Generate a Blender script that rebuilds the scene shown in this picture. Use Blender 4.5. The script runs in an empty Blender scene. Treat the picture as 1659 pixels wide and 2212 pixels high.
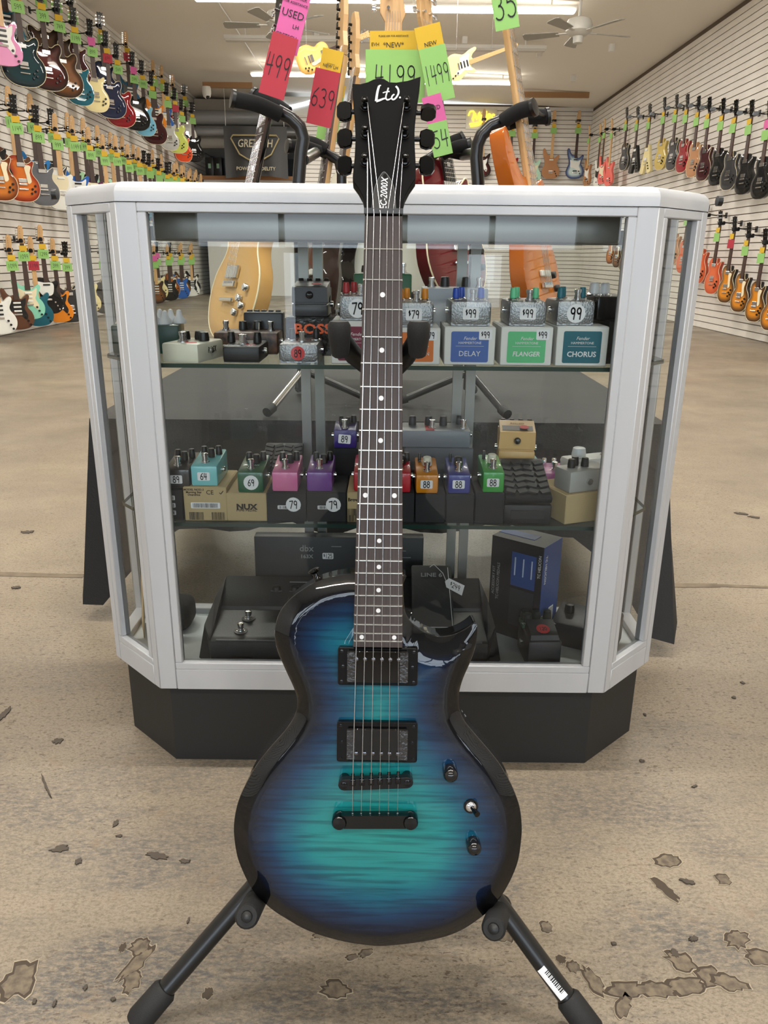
import bpy, bmesh, math, random
from mathutils import Vector, Matrix, Euler
from mathutils.geometry import delaunay_2d_cdt
random.seed(7)
SC = bpy.context.scene
COL = SC.collection
R = math.radians
# ---------------------------------------------------------------- camera
IW, IH, FPX = 1659.0, 2212.0, 1660.0
PITCH, ROLL, CAMH = R(18.4), 0.010, 0.92
CF = Vector((0, math.cos(PITCH), -math.sin(PITCH)))
_u0 = Vector((0, math.sin(PITCH), math.cos(PITCH))); _r0 = Vector((1, 0, 0))
CR = _r0 * math.cos(ROLL) + _u0 * math.sin(ROLL)
CU = _u0 * math.cos(ROLL) - _r0 * math.sin(ROLL)
CP = Vector((0, 0, CAMH))
cam = bpy.data.cameras.new('camera'); camo = bpy.data.objects.new('camera', cam); COL.objects.link(camo)
cam.sensor_fit = 'HORIZONTAL'; cam.sensor_width = 36.0; cam.lens = 36.0 * FPX / IW
cam.clip_start = 0.02; cam.clip_end = 100
camo.matrix_world = Matrix(((CR.x, CU.x, -CF.x, 0), (CR.y, CU.y, -CF.y, 0), (CR.z, CU.z, -CF.z, CAMH), (0, 0, 0, 1)))
SC.camera = camo
# ---------------------------------------------------------------- world, exposure
w = bpy.data.worlds.new('daylight'); SC.world = w; w.use_nodes = True
w.node_tree.nodes['Background'].inputs[0].default_value = (0.80, 0.90, 1.0, 1)
w.node_tree.nodes['Background'].inputs[1].default_value = 7.0
SC.view_settings.view_transform = 'Standard'; SC.view_settings.look = 'None'
SC.view_settings.gamma = 1.0; SC.view_settings.use_curve_mapping = False
SC.view_settings.exposure = -0.14

def ray(x, y): return CF + CR * ((x - IW / 2) / FPX) - CU * ((y - IH / 2) / FPX)
def onY(x, y, Y): d = ray(x, y); return CP + d * (Y / d.y)
def onZ(x, y, Z): d = ray(x, y); return CP + d * ((Z - CAMH) / d.z)
def onX(x, y, X): d = ray(x, y); return CP + d * (X / d.x)

# ---------------------------------------------------------------- room lamps (ceiling strips light the shop)
def area(name, loc, sx, sy, power, col=(1, 0.965, 0.91), rot=(0, 0, 0), portal=False):
    l = bpy.data.lights.new(name, 'AREA'); l.shape = 'RECTANGLE'; l.size = sx; l.size_y = sy
    l.energy = power; l.color = col
    o = bpy.data.objects.new(name, l); o.location = loc; o.rotation_euler = rot; COL.objects.link(o)
    if portal: l.cycles.is_portal = True
    return o
XL, XR, YF, YB = -4.47, 4.48, -5.2, 18.7
ZL, ZR = 4.37, 4.02
def ceil_z(x): return ZL + (ZR - ZL) * (x - XL) / (XR - XL)
STRIPS = []      # (x, y, lit)
for yy in (-2.6, 1.2, 4.8, 8.2, 11.6, 16.0):
    for xx in (-1.32, 1.22): STRIPS.append((xx, yy, True))
for xx in (-1.32, 1.22): STRIPS.append((xx, 13.6, False))
for i, (xx, yy, lit) in enumerate(STRIPS):
    if lit:
        area('strip_light', (xx, yy, ceil_z(xx) - 0.205), 2.38, 0.10, 78)
# daylight portals in the shop windows
for xw in (-3.0, -1.0, 1.0, 3.0):
    area('daylight_portal', (xw, YF + 0.02, 1.875), 1.7, 1.85, 1, rot=(R(90), 0, 0), portal=True)

# ---------------------------------------------------------------- helpers: colour, materials
def lin(c):
    c = c / 255.0
    return c / 12.92 if c <= 0.04045 else ((c + 0.055) / 1.055) ** 2.4
def L(c, a=1.0): return (lin(c[0]), lin(c[1]), lin(c[2]), a)
MATS = {}
def mat(name, c=(128, 128, 128), rough=0.5, metal=0.0, coat=0.0, emit=None, estr=0.0, spec=None, bump=None, var=None):
    if name in MATS: return MATS[name]
    m = bpy.data.materials.new(name); m.use_nodes = True; nt = m.node_tree
    b = nt.nodes['Principled BSDF']
    b.inputs['Base Color'].default_value = L(c); b.inputs['Roughness'].default_value = rough
    b.inputs['Metallic'].default_value = metal; b.inputs['Coat Weight'].default_value = coat
    b.inputs['Coat Roughness'].default_value = 0.04
    if spec is not None: b.inputs['Specular IOR Level'].default_value = spec
    if emit: b.inputs['Emission Color'].default_value = L(emit); b.inputs['Emission Strength'].default_value = estr
    if bump or var:
        tc = nt.nodes.new('ShaderNodeTexCoord')
    if bump:
        sc, st = bump; n = nt.nodes.new('ShaderNodeTexNoise'); n.inputs['Scale'].default_value = sc; n.inputs['Detail'].default_value = 3
        bp = nt.nodes.new('ShaderNodeBump'); bp.inputs['Strength'].default_value = st; bp.inputs['Distance'].default_value = 0.002
        nt.links.new(tc.outputs['Object'], n.inputs['Vector']); nt.links.new(n.outputs['Fac'], bp.inputs['Height'])
        nt.links.new(bp.outputs['Normal'], b.inputs['Normal'])
    if var:
        c2, sc, scale3 = var
        mp = nt.nodes.new('ShaderNodeMapping'); mp.inputs['Scale'].default_value = scale3
        n = nt.nodes.new('ShaderNodeTexNoise'); n.inputs['Scale'].default_value = sc; n.inputs['Detail'].default_value = 5
        rp = nt.nodes.new('ShaderNodeValToRGB'); rp.color_ramp.elements[0].color = L(c); rp.color_ramp.elements[1].color = L(c2)
        rp.color_ramp.elements[0].position = 0.35; rp.color_ramp.elements[1].position = 0.68
        nt.links.new(tc.outputs['Object'], mp.inputs['Vector']); nt.links.new(mp.outputs['Vector'], n.inputs['Vector'])
        nt.links.new(n.outputs['Fac'], rp.inputs['Fac']); nt.links.new(rp.outputs['Color'], b.inputs['Base Color'])
    MATS[name] = m
    return m
def glass_mat(name, tint=(0.90, 0.93, 0.92), ior=1.45):
    if name in MATS: return MATS[name]
    m = bpy.data.materials.new(name); m.use_nodes = True; nt = m.node_tree; nt.nodes.clear()
    o = nt.nodes.new('ShaderNodeOutputMaterial'); mx = nt.nodes.new('ShaderNodeMixShader')
    t = nt.nodes.new('ShaderNodeBsdfTransparent'); t.inputs[0].default_value = (*tint, 1)
    g = nt.nodes.new('ShaderNodeBsdfGlossy'); g.inputs['Roughness'].default_value = 0.01
    f = nt.nodes.new('ShaderNodeFresnel'); f.inputs[0].default_value = ior
    nt.links.new(f.outputs[0], mx.inputs[0]); nt.links.new(t.outputs[0], mx.inputs[1]); nt.links.new(g.outputs[0], mx.inputs[2])
    nt.links.new(mx.outputs[0], o.inputs[0]); MATS[name] = m
    return m

# ---------------------------------------------------------------- helpers: mesh building
class MB:
    def __init__(s): s.v = []; s.f = []; s.M = Matrix.Identity(4)
    def add(s, vs, fs):
        o = len(s.v); s.v += [tuple(s.M @ Vector(p)) for p in vs]; s.f += [tuple(i + o for i in f) for f in fs]; return s
    def box(s, c, d, rz=0.0, r=0.0):
        x, y, z = d[0] / 2, d[1] / 2, d[2] / 2
        if r > 0:
            return s.rbox(c, d, r, rz)
        vs = [(-x, -y, -z), (x, -y, -z), (x, y, -z), (-x, y, -z), (-x, -y, z), (x, -y, z), (x, y, z), (-x, y, z)]
        if rz:
            cs, sn = math.cos(rz), math.sin(rz); vs = [(p[0] * cs - p[1] * sn, p[0] * sn + p[1] * cs, p[2]) for p in vs]
        return s.add([(p[0] + c[0], p[1] + c[1], p[2] + c[2]) for p in vs], [(3, 2, 1, 0), (4, 5, 6, 7), (0, 1, 5, 4), (1, 2, 6, 5), (2, 3, 7, 6), (3, 0, 4, 7)])
    def rbox(s, c, d, r, rz=0.0, seg=2):
        bm = bmesh.new(); bmesh.ops.create_cube(bm, size=1.0); bmesh.ops.scale(bm, vec=d, verts=bm.verts)
        bmesh.ops.bevel(bm, geom=bm.edges[:], offset=min(r, min(d) * 0.49), segments=seg, profile=0.5, affect='EDGES')
        m = Matrix.Translation(c) @ Matrix.Rotation(rz, 4, 'Z')
        bm.verts.index_update(); vs = [tuple(m @ v.co) for v in bm.verts]; fs = [tuple(v.index for v in f.verts) for f in bm.faces]
        bm.free(); return s.add(vs, fs)
    def prism(s, pts, z0, z1, r=0.0):
        """outline in xy extruded along z (ccw); r: small chamfer on the z1 edge"""
        n = len(pts); vs = [(p[0], p[1], z0) for p in pts]; fs = []
        if r > 0:
            q = inset(pts, r)
            vs += [(p[0], p[1], z1 - r) for p in pts] + [(p[0], p[1], z1) for p in q]; k = 3
        else:
            vs += [(p[0], p[1], z1) for p in pts]; k = 2
        for lv in range(k - 1):
            for i in range(n): j = (i + 1) % n; fs.append((lv * n + i, lv * n + j, (lv + 1) * n + j, (lv + 1) * n + i))
        fs.append(tuple(range((k - 1) * n, k * n))); fs.append(tuple(range(n - 1, -1, -1)))
        return s.add(vs, fs)
    def lathe(s, prof, seg=16, M=None):
        """prof: list of (radius, height) along z"""
        vs = []; fs = []; n = len(prof)
        for (r, z) in prof:
            for k in range(seg): a = 2 * math.pi * k / seg; vs.append((r * math.cos(a), r * math.sin(a), z))
        for i in range(n - 1):
            for k in range(seg): j = (k + 1) % seg; fs.append((i * seg + k, i * seg + j, (i + 1) * seg + j, (i + 1) * seg + k))
        fs.append(tuple(range(seg - 1, -1, -1))); fs.append(tuple(range((n - 1) * seg, n * seg)))
        if M is not None: vs = [tuple(M @ Vector(p)) for p in vs]
        return s.add(vs, fs)
    def cyl(s, a, b, r, seg=12, r2=None):
        a = Vector(a); b = Vector(b); d = b - a; q = d.to_track_quat('Z', 'Y').to_matrix().to_4x4()
        return s.lathe([(r, 0), (r if r2 is None else r2, d.length)], seg, Matrix.Translation(a) @ q)
    def tube(s, pts, r, seg=8, closed=False):
        pts = [Vector(p) for p in pts]; n = len(pts); vs = []; fs = []
        rr = r if isinstance(r, (list, tuple)) else [r] * n
        up = None
        for i, p in enumerate(pts):
            t = (pts[min(i + 1, n - 1)] - pts[max(i - 1, 0)]).normalized()
            if up is None: up = Vector((0, 0, 1)) if abs(t.z) < 0.9 else Vector((1, 0, 0))
            x = t.cross(up).normalized(); up = x.cross(t).normalized()
            for k in range(seg): a = 2 * math.pi * k / seg; vs.append(tuple(p + x * (rr[i] * math.cos(a)) + up * (rr[i] * math.sin(a))))
        for i in range(n - 1):
            for k in range(seg): j = (k + 1) % seg; fs.append((i * seg + k, i * seg + j, (i + 1) * seg + j, (i + 1) * seg + k))
        fs.append(tuple(range(seg - 1, -1, -1))); fs.append(tuple(range((n - 1) * seg, n * seg)))
        return s.add(vs, fs)
    def mesh(s, name, smooth=False):
        me = bpy.data.meshes.new(name); me.from_pydata(s.v, [], s.f); me.update()
        bm = bmesh.new(); bm.from_mesh(me); bmesh.ops.recalc_face_normals(bm, faces=bm.faces); bm.to_mesh(me); bm.free()
        if smooth:
            for p in me.polygons: p.use_smooth = True
            try: me.set_sharp_from_angle(angle=R(40))
            except Exception: pass
        return me
    def obj(s, name, m, parent=None, smooth=True, loc=None):
        return link(name, s.mesh(name, smooth), m, parent, loc)
def link(name, me, m=None, parent=None, loc=None, rot=None):
    o = bpy.data.objects.new(name, me); COL.objects.link(o)
    if m is not None:
        if not me.materials: me.materials.append(m)
        elif me.materials[0] != m: o.material_slots[0].link = 'OBJECT'; o.material_slots[0].material = m
    if parent is not None: o.parent = parent
    if loc is not None: o.location = loc
    if rot is not None: o.rotation_euler = rot
    return o
def tag(o, label, cat, group=None):
    o['label'] = label; o['category'] = cat
    if group: o['group'] = group
    return o
def thing(name, label, cat, loc=(0, 0, 0), rot=(0, 0, 0), group=None, M=None):
    o = bpy.data.objects.new(name, None); COL.objects.link(o); o.empty_display_size = 0.05
    if M is not None: o.matrix_world = M
    else: o.location = loc; o.rotation_euler = rot
    return tag(o, label, cat, group)
def struct(o): o['kind'] = 'structure'; return o
def inset(pts, d):
    n = len(pts); out = []
    ar = sum(pts[i][0] * pts[(i + 1) % n][1] - pts[(i + 1) % n][0] * pts[i][1] for i in range(n))
    sg = 1 if ar > 0 else -1
    for i in range(n):
        a, b, c = Vector(pts[i - 1][:2]), Vector(pts[i][:2]), Vector(pts[(i + 1) % n][:2])
        e1 = (b - a).normalized(); e2 = (c - b).normalized()
        nn = Vector((-(e1.y + e2.y), e1.x + e2.x)) * sg
        if nn.length < 1e-6: nn = Vector((-e1.y, e1.x)) * sg
        nn.normalize(); k = max(0.5, nn.dot(Vector((-e1.y, e1.x)) * sg)); out.append((b.x + nn.x * d / k, b.y + nn.y * d / k))
    return out
def spline(ctrl, per=6, closed=True):
    n = len(ctrl); out = []
    rng = range(n) if closed else range(n - 1)
    for i in rng:
        if closed: p0, p1, p2, p3 = ctrl[(i - 1) % n], ctrl[i], ctrl[(i + 1) % n], ctrl[(i + 2) % n]
        else: p0, p1, p2, p3 = ctrl[max(i - 1, 0)], ctrl[i], ctrl[i + 1], ctrl[min(i + 2, n - 1)]
        for k in range(per):
            t = k / per; t2 = t * t; t3 = t2 * t
            out.append(tuple(0.5 * (2 * b + (c - a) * t + (2 * a - 5 * b + 4 * c - d) * t2 + (3 * b - a - 3 * c + d) * t3) for a, b, c, d in zip(p0, p1, p2, p3)))
    if not closed: out.append(tuple(ctrl[-1]))
    return out
def rrect(w, h, r, n=4):
    pts = []
    for (cx, cy, a0) in ((w / 2 - r, h / 2 - r, 0), (-w / 2 + r, h / 2 - r, 90), (-w / 2 + r, -h / 2 + r, 180), (w / 2 - r, -h / 2 + r, 270)):
        for k in range(n + 1): a = R(a0 + 90 * k / n); pts.append((cx + r * math.cos(a), cy + r * math.sin(a)))
    return pts
def circ(r, n=16, cx=0, cy=0): return [(cx + r * math.cos(2 * math.pi * k / n), cy + r * math.sin(2 * math.pi * k / n)) for k in range(n)]
# printed text (flat lettering) and hand-written figures, cached meshes in the xy plane facing +z, centred
TXT = {}
def text_mesh(s, size, shear=0.0, sx=1.0, bold=0.0):
    k = (s, round(size, 5), shear, sx, bold)
    if k in TXT: return TXT[k]
    cu = bpy.data.curves.new('lettering', 'FONT'); cu.body = s; cu.size = size; cu.shear = shear; cu.resolution_u = 2
    cu.align_x = 'CENTER'; cu.align_y = 'CENTER'; cu.offset = bold * size; cu.extrude = 0.0002
    o = bpy.data.objects.new('lettering', cu); me = bpy.data.meshes.new_from_object(o)
    if sx != 1.0:
        for v in me.vertices: v.co.x *= sx
    bpy.data.objects.remove(o); bpy.data.curves.remove(cu); me.materials.clear(); me.name = 'lettering'
    TXT[k] = me
    return me
def arc(cx, cy, rx, ry, a0, a1, n=10): return [(cx + rx * math.cos(R(a0 + (a1 - a0) * k / n)), cy + ry * math.sin(R(a0 + (a1 - a0) * k / n))) for k in range(n + 1)]
STROKES = {
    '0': [arc(.3, .5, .26, .48, 90, 450, 14)], '1': [[(.3, 1), (.28, 0)]],
    '2': [arc(.3, .72, .24, .26, 160, -30, 8) + [(.05, .02), (.58, .04)]],
    '3': [arc(.26, .74, .24, .24, 140, -80, 8) + arc(.28, .27, .27, .27, 80, -140, 9)],
    '4': [[(.12, 1), (.06, .42), (.56, .46)], [(.46, .95), (.40, 0)]],
    '5': [[(.55, .97), (.14, .95), (.1, .58)] + arc(.28, .32, .27, .3, 110, -140, 9)],
    '6': [[(.5, .98), (.2, .7)] + arc(.3, .27, .24, .26, 160, 520, 12)],
    '7': [[(.04, .93), (.56, .97), (.22, 0)]],
    '8': [arc(.3, .75, .2, .22, 270, 630, 12), arc(.3, .27, .26, .26, 90, 450, 12)],
    '9': [arc(.28, .72, .22, .25, 20, 380, 12) + [(.5, .7), (.42, 0)]],
    '$': [arc(.3, .68, .2, .2, 60, 270, 8) + arc(.3, .3, .2, .18, 90, -120, 8), [(.32, 1.05), (.28, -.08)]],
}
def hand_mesh(s, h, wd=0.08, nx=0.75):
    k = ('hand', s, round(h, 5), wd, nx)
    if k in TXT: return TXT[k]
    b = MB(); x = 0.0
    for ch in s:
        sc = 0.6 if ch == '$' else 1.0
        for st in STROKES[ch]:
            pts = [(x + p[0] * sc, p[1] * sc + (0.35 if ch == '$' else 0)) for p in st]
            for i in range(len(pts) - 1):
                a = Vector(pts[i]); c = Vector(pts[i + 1]); t = (c - a)
                if t.length < 1e-5: continue
                t.normalize(); nn = Vector((-t.y, t.x)) * wd / 2; a = a - t * wd * .3; c = c + t * wd * .3
                b.add([(a.x + nn.x, a.y + nn.y, 0), (a.x - nn.x, a.y - nn.y, 0), (c.x - nn.x, c.y - nn.y, 0), (c.x + nn.x, c.y + nn.y, 0)], [(0, 1, 2, 3)])
        x += 0.5 if ch == '$' else 0.72
    x -= 0.12
    b.v = [((p[0] - x / 2) * h * nx, (p[1] - .5) * h, 0) for p in b.v]
    me = b.mesh('handwriting'); TXT[k] = me
    return me
# rotation that stands an xy-plane text up so that it faces -y
FACE_FRONT = (R(90), 0, 0)
def front_text(name, me, m, parent, x, y, z, rz=0.0): return link(name, me, m, parent, (x, y, z), (R(90), 0, rz))
# ================================================================ materials of the place
def floor_material():
    m = bpy.data.materials.new('worn_concrete'); m.use_nodes = True; nt = m.node_tree; N = nt.nodes; K = nt.links
    b = N['Principled BSDF']; tc = N.new('ShaderNodeTexCoord')
    def noise(sc, det, rough=0.55, scale3=(1, 1, 1), dist=0.0, rz=0):
        mp = N.new('ShaderNodeMapping'); mp.inputs['Scale'].default_value = scale3; mp.inputs['Rotation'].default_value = (0, 0, rz)
        n = N.new('ShaderNodeTexNoise'); n.inputs['Scale'].default_value = sc; n.inputs['Detail'].default_value = det
        n.inputs['Roughness'].default_value = rough; n.inputs['Distortion'].default_value = dist
        K.new(tc.outputs['Object'], mp.inputs['Vector']); K.new(mp.outputs['Vector'], n.inputs['Vector']); return n.outputs['Fac']
    def ramp(f, stops):
        r = N.new('ShaderNodeValToRGB'); e = r.color_ramp.elements
        e[0].position, e[0].color = stops[0][0], stops[0][1]; e[1].position, e[1].color = stops[-1][0], stops[-1][1]
        for p, c in stops[1:-1]: q = e.new(p); q.color = c
        K.new(f, r.inputs['Fac']); return r.outputs['Color']
    def mix(f, a, c, mode='MIX'):
        x = N.new('ShaderNodeMix'); x.data_type = 'RGBA'; x.blend_type = mode
        if isinstance(f, float): x.inputs[0].default_value = f
        else: K.new(f, x.inputs[0])
        K.new(a, x.inputs[6])
        if isinstance(c, tuple): x.inputs[7].default_value = c
        else: K.new(c, x.inputs[7])
        return x.outputs[2]
    G = lambda v: (v, v, v, 1)
    base = ramp(noise(1.1, 6), [(0.3, L((124, 114, 100))), (0.5, L((144, 132, 115))), (0.7, L((160, 147, 127)))])
    fine = ramp(noise(240, 6, 0.8, (.7, 1, 1)), [(0.30, G(0.0)), (0.56, G(1.0))])
    c = mix(fine, mix(1.0, base, L((178, 172, 164)), 'MULTIPLY'), base)
    # grey-blue traffic wear in patches near the front of the shop, broken up by fine grain
    big = ramp(noise(3.4, 6, 0.66, (0.6, 1.5, 1), .4), [(0.43, G(0)), (0.58, G(1))])
    grain = ramp(noise(110, 6, 0.8, (0.5, 1.3, 1)), [(0.42, G(0)), (0.58, G(1))])
    pm = N.new('ShaderNodeMath'); pm.operation = 'MULTIPLY'; K.new(big, pm.inputs[0]); K.new(grain, pm.inputs[1])
    # the coating is worn hardest by the entrance, less so deeper into the shop
    sp = N.new('ShaderNodeSeparateXYZ'); K.new(tc.outputs['Object'], sp.inputs[0])
    mr = N.new('ShaderNodeMapRange'); mr.inputs['From Min'].default_value = 0.75; mr.inputs['From Max'].default_value = 1.9; mr.inputs['To Min'].default_value = 1.0; mr.inputs['To Max'].default_value = 0.22
    K.new(sp.outputs['Y'], mr.inputs['Value'])
    pm2 = N.new('ShaderNodeMath'); pm2.operation = 'MULTIPLY'; K.new(mr.outputs[0], pm2.inputs[1]); K.new(pm.outputs[0], pm2.inputs[0])
    c = mix(pm2.outputs[0], c, L((84, 82, 80)))
    # dark pits
    pits = ramp(noise(130, 4, 0.7, (.55, 1.2, 1), .3), [(0.565, G(0)), (0.62, G(.9))])
    big2 = ramp(noise(1.7, 4, 0.6), [(0.38, G(0.25)), (0.56, G(1))])
    pp = N.new('ShaderNodeMath'); pp.operation = 'MULTIPLY'; K.new(pits, pp.inputs[0]); K.new(big2, pp.inputs[1])
    c = mix(pp.outputs[0], c, L((84, 72, 60)))
    # long scratches
    scr = ramp(noise(9, 2, 0.4, (0.25, 5, 1), 0.6, 0.5), [(0.725, G(0)), (0.75, G(0.5))])
    c = mix(scr, c, L((120, 102, 84)))
    spots = ramp(noise(14, 4, 0.65), [(0.62, G(0)), (0.70, G(0.45))])
    c = mix(spots, c, L((128, 108, 88)))
    K.new(c, b.inputs['Base Color'])
    rr = ramp(noise(3.0, 4), [(0.35, G(0.30)), (0.65, G(0.52))]); K.new(rr, b.inputs['Roughness'])
    bp = N.new('ShaderNodeBump'); bp.inputs['Strength'].default_value = 0.16; bp.inputs['Distance'].default_value = 0.003
    hh = N.new('ShaderNodeMath'); hh.operation = 'SUBTRACT'; K.new(noise(30, 6, 0.7), hh.inputs[0]); K.new(pp.outputs[0], hh.inputs[1])
    K.new(hh.outputs[0], bp.inputs['Height']); K.new(bp.outputs['Normal'], b.inputs['Normal'])
    b.inputs['Specular IOR Level'].default_value = 0.4
    MATS['floor'] = m
    return m
M_floor = floor_material()
M_ceil = mat('ceiling_paint', (232, 226, 216), 0.9, bump=(60, 0.3))
M_slat = mat('slat_paint', (216, 211, 203), 0.5, var=((224, 220, 212), 3.0, (1, 1, 1)))
M_groove = mat('slat_groove', (96, 82, 70), 0.9)
M_white = mat('white_paint', (222, 220, 214), 0.45)
M_black = mat('black_plastic', (14, 14, 15), 0.38)
M_blackg = mat('gloss_black_metal', (5, 5, 6), 0.13, 0.0, 0.0, spec=.45)
M_rubber = mat('black_rubber', (19, 19, 20), 0.7, bump=(900, 0.25))
M_foam = mat('black_foam', (13, 13, 14), 0.95, bump=(1500, 0.4))
M_tubeblack = mat('black_powder_coat', (17, 17, 18), 0.28)
M_chrome = mat('chrome', (220, 220, 222), 0.12, 1.0)
M_nickel = mat('fret_nickel', (214, 212, 204), 0.22, 1.0)
M_steel = mat('steel_string', (205, 205, 205), 0.25, 1.0)
M_alu = mat('satin_aluminium', (180, 182, 186), 0.42, 0.2, var=((190, 191, 194), 8.0, (1, 1, 0.1)))
M_alu2 = mat('grey_aluminium', (150, 150, 146), 0.4, 0.6)
M_glass = glass_mat('case_glass')
M_shelfglass = glass_mat('shelf_glass', (0.80, 0.88, 0.85))
M_edge = mat('green_glass_edge', (40, 62, 56), 0.15)
M_basek = mat('black_kick_base', (30, 30, 30), 0.55, bump=(400, 0.1))
M_deck = mat('white_deck', (206, 212, 214), 0.55)
M_light = mat('lit_diffuser', (255, 250, 240), 0.5, emit=(255, 248, 234), estr=22.0)
M_paperW = mat('white_sticker', (232, 232, 234), 0.6)
M_red = mat('red_sticker', (206, 62, 64), 0.6)
M_ink = mat('black_marker', (16, 14, 18), 0.6)
M_print_w = mat('white_print', (226, 226, 226), 0.6)
M_print_k = mat('dark_print', (44, 38, 32), 0.7)
M_green_tag = mat('green_price_card', (138, 186, 104), 0.7)
M_yellow_tag = mat('yellow_card', (204, 166, 36), 0.7)
M_pink_tag = mat('pink_card', (204, 92, 152), 0.7)
M_red_tag = mat('red_card', (168, 42, 58), 0.7)

# ================================================================ room
fl = MB().box((0, 9, -0.05), (9.4, 30.6, 0.1)).obj('floor', M_floor, smooth=False); struct(fl)
# joint across the slab, a shallow filled groove standing a hair proud at its lips
for (x0, x1) in ((-4.4, -0.9), (0.85, 4.4)):
    b = MB(); n = 24; M_joint = mat('joint_filler', (92, 80, 66), 0.8, var=((128, 114, 94), 14.0, (1, 1, 1)))
    pts = []
    for k in range(n + 1):
        x = x0 + (x1 - x0) * k / n; pts.append((x, 2.115 - 0.016 * x + random.uniform(-.004, .004), 0.0012))
    for k in range(n):
        a, c = pts[k], pts[k + 1]; w_ = random.uniform(.006, .016)
        b.add([(a[0], a[1] - w_, 0.0012), (c[0], c[1] - w_, 0.0012), (c[0], c[1] + w_, 0.0012), (a[0], a[1] + w_, 0.0012)], [(0, 1, 2, 3)])
    b.obj('joint', M_joint, fl, False)
# chipped patches in the coating: pale lip, dark pit
M_chip = mat('chip_pit', (70, 60, 49), 0.9)
M_lip = mat('chip_lip', (158, 146, 126), 0.7)
M_dark = mat('dark_fleck', (74, 66, 57), 0.8)
M_pit = mat('pit_floor', (122, 109, 91), 0.8, var=((84, 75, 64), 90.0, (1, 1, 1)))
CHZ = [0.0]
def chip(px, py, rx, ry, ang=0.0, m=None, lip=True, jag=0.25):
    p = onZ(px, py, 0); d = (p - CP).length
    ex = rx * d / FPX; ey = ry * d / FPX / max(0.25, abs((p - CP).normalized().z))
    rnd = random.Random(int(px * 7 + py)); n = 22
    rad = [1 + rnd.uniform(-jag, jag) for _ in range(n)]
    def ringpts(s): return [(ex * s * rad[k] * math.cos(2 * math.pi * k / n), ey * s * rad[k] * math.sin(2 * math.pi * k / n)) for k in range(n)]
    CHZ[0] += .00004
    M = Matrix.Translation((p.x, p.y, CHZ[0])) @ Matrix.Rotation(ang, 4, 'Z')
    if lip:
        b = MB(); b.M = M; b.prism(ringpts(1.07), -.002, 0.0008); b.obj('chip_rim', M_lip, fl, False)
    b = MB(); b.M = M; b.prism(ringpts(1.0 if lip else .7), -.002, 0.0010); b.obj('chip', m or M_chip, fl, False)
    if lip and rx > 11:
        b = MB(); b.M = M @ Matrix.Translation((.001, -.001, 0)); b.prism(ringpts(.80), -.002, 0.0012); b.obj('chip_bed', M_pit, fl, False)
for c in ((42, 2118, 30, 26), (295, 2080, 14, 32, -.5), (302, 2045, 18, 14), (285, 2118, 18, 18), (265, 2048, 6, 7), (725, 2138, 26, 14), (450, 2147, 10, 9), (760, 2068, 12, 5, .3),
          (790, 2060, 14, 7, .5), (1085, 2020, 22, 10, -.5), (1060, 2010, 9, 5), (1180, 2003, 12, 9), (1212, 2074, 9, 7), (1238, 2090, 12, 10), (1280, 2120, 14, 22, .4), (1350, 2140, 38, 12, .1),
          (1415, 2138, 34, 12, -.1), (1480, 2130, 40, 14, .1), (1470, 2078, 26, 14, -.5), (1530, 2110, 24, 16, .2), (1345, 2175, 12, 20, -.6), (1440, 1860, 26, 10, .2), (1436, 1922, 10, 20, .5),
          (1590, 2030, 24, 12, .6), (1640, 2070, 22, 12), (1575, 2125, 30, 12, -.2), (1560, 1900, 14, 9), (690, 2022, 12, 6)):
    chip(*c)
for c in ((125, 1602, 13, 6), (250, 1780, 6, 9), (258, 1807, 8, 3), (130, 1835, 22, 7, .2), (170, 1862, 9, 7), (340, 1850, 30, 7, -.2), (400, 1862, 14, 5), (8, 1545, 8, 16), (185, 2135, 5, 5),
          (245, 2160, 6, 4), (75, 2165, 5, 5), (407, 1990, 3, 6), (1458, 2062, 12, 8), (1498, 2030, 12, 5, .3), (1386, 1645, 6, 3), (1393, 1545, 4, 3), (1604, 1476, 5, 3), (1585, 1508, 5, 3),
          (1484, 1906, 16, 5, -.3), (1325, 2040, 6, 4), (35, 1270, 11, 3), (1600, 1110, 20, 2, -.4), (1630, 1118, 14, 2, -.3), (60, 1150, 16, 3), (1500, 1700, 10, 2, .4), (100, 1700, 3, 30, .6), (118, 2170, 4, 6)):
    chip(*c, m=M_dark, lip=False, jag=0.35)

ce = MB(); t = 0.1
ce.add([(XL - .1, YF, ZL), (XR + .1, YF, ZR), (XR + .1, 25, ZR), (XL - .1, 25, ZL), (XL - .1, YF, ZL + t), (XR + .1, YF, ZR + t), (XR + .1, 25, ZR + t), (XL - .1, 25, ZL + t)],
       [(0, 1, 2, 3), (7, 6, 5, 4), (0, 4, 5, 1), (1, 5, 6, 2), (2, 6, 7, 3), (3, 7, 4, 0)])
CEIL = struct(ce.obj('ceiling', M_ceil, smooth=False))
PITCH_S = 0.086
def slat_wall(name, x0, y0, x1, y1, ztop, inward, zb=0.0):
    """vertical wall between two ground points with proud horizontal slats on its inward side"""
    a = Vector((x0, y0, 0)); b_ = Vector((x1, y1, 0)); d = b_ - a; ln = d.length; ang = math.atan2(d.y, d.x)
    nrm = Vector(inward)
    b = MB(); b.box((ln / 2, 0, (zb + ztop) / 2), (ln, 0.06, ztop - zb))
    w_ = struct(b.obj(name, M_groove, smooth=False)); w_.location = a - nrm * 0.03; w_.rotation_euler = (0, 0, ang)
    sgn = 1 if Vector((-math.sin(ang), math.cos(ang), 0)).dot(nrm) > 0 else -1
    me = MB().box((ln / 2, sgn * 0.036, 0), (ln, 0.014, PITCH_S - 0.011)).mesh('slat'); me.materials.append(M_slat)
    z = zb + PITCH_S / 2 + 0.002
    first = True
    while z < ztop - 0.02:
        link('slat', me, None, w_, (0, 0, z)); z += PITCH_S
    return w_
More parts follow.
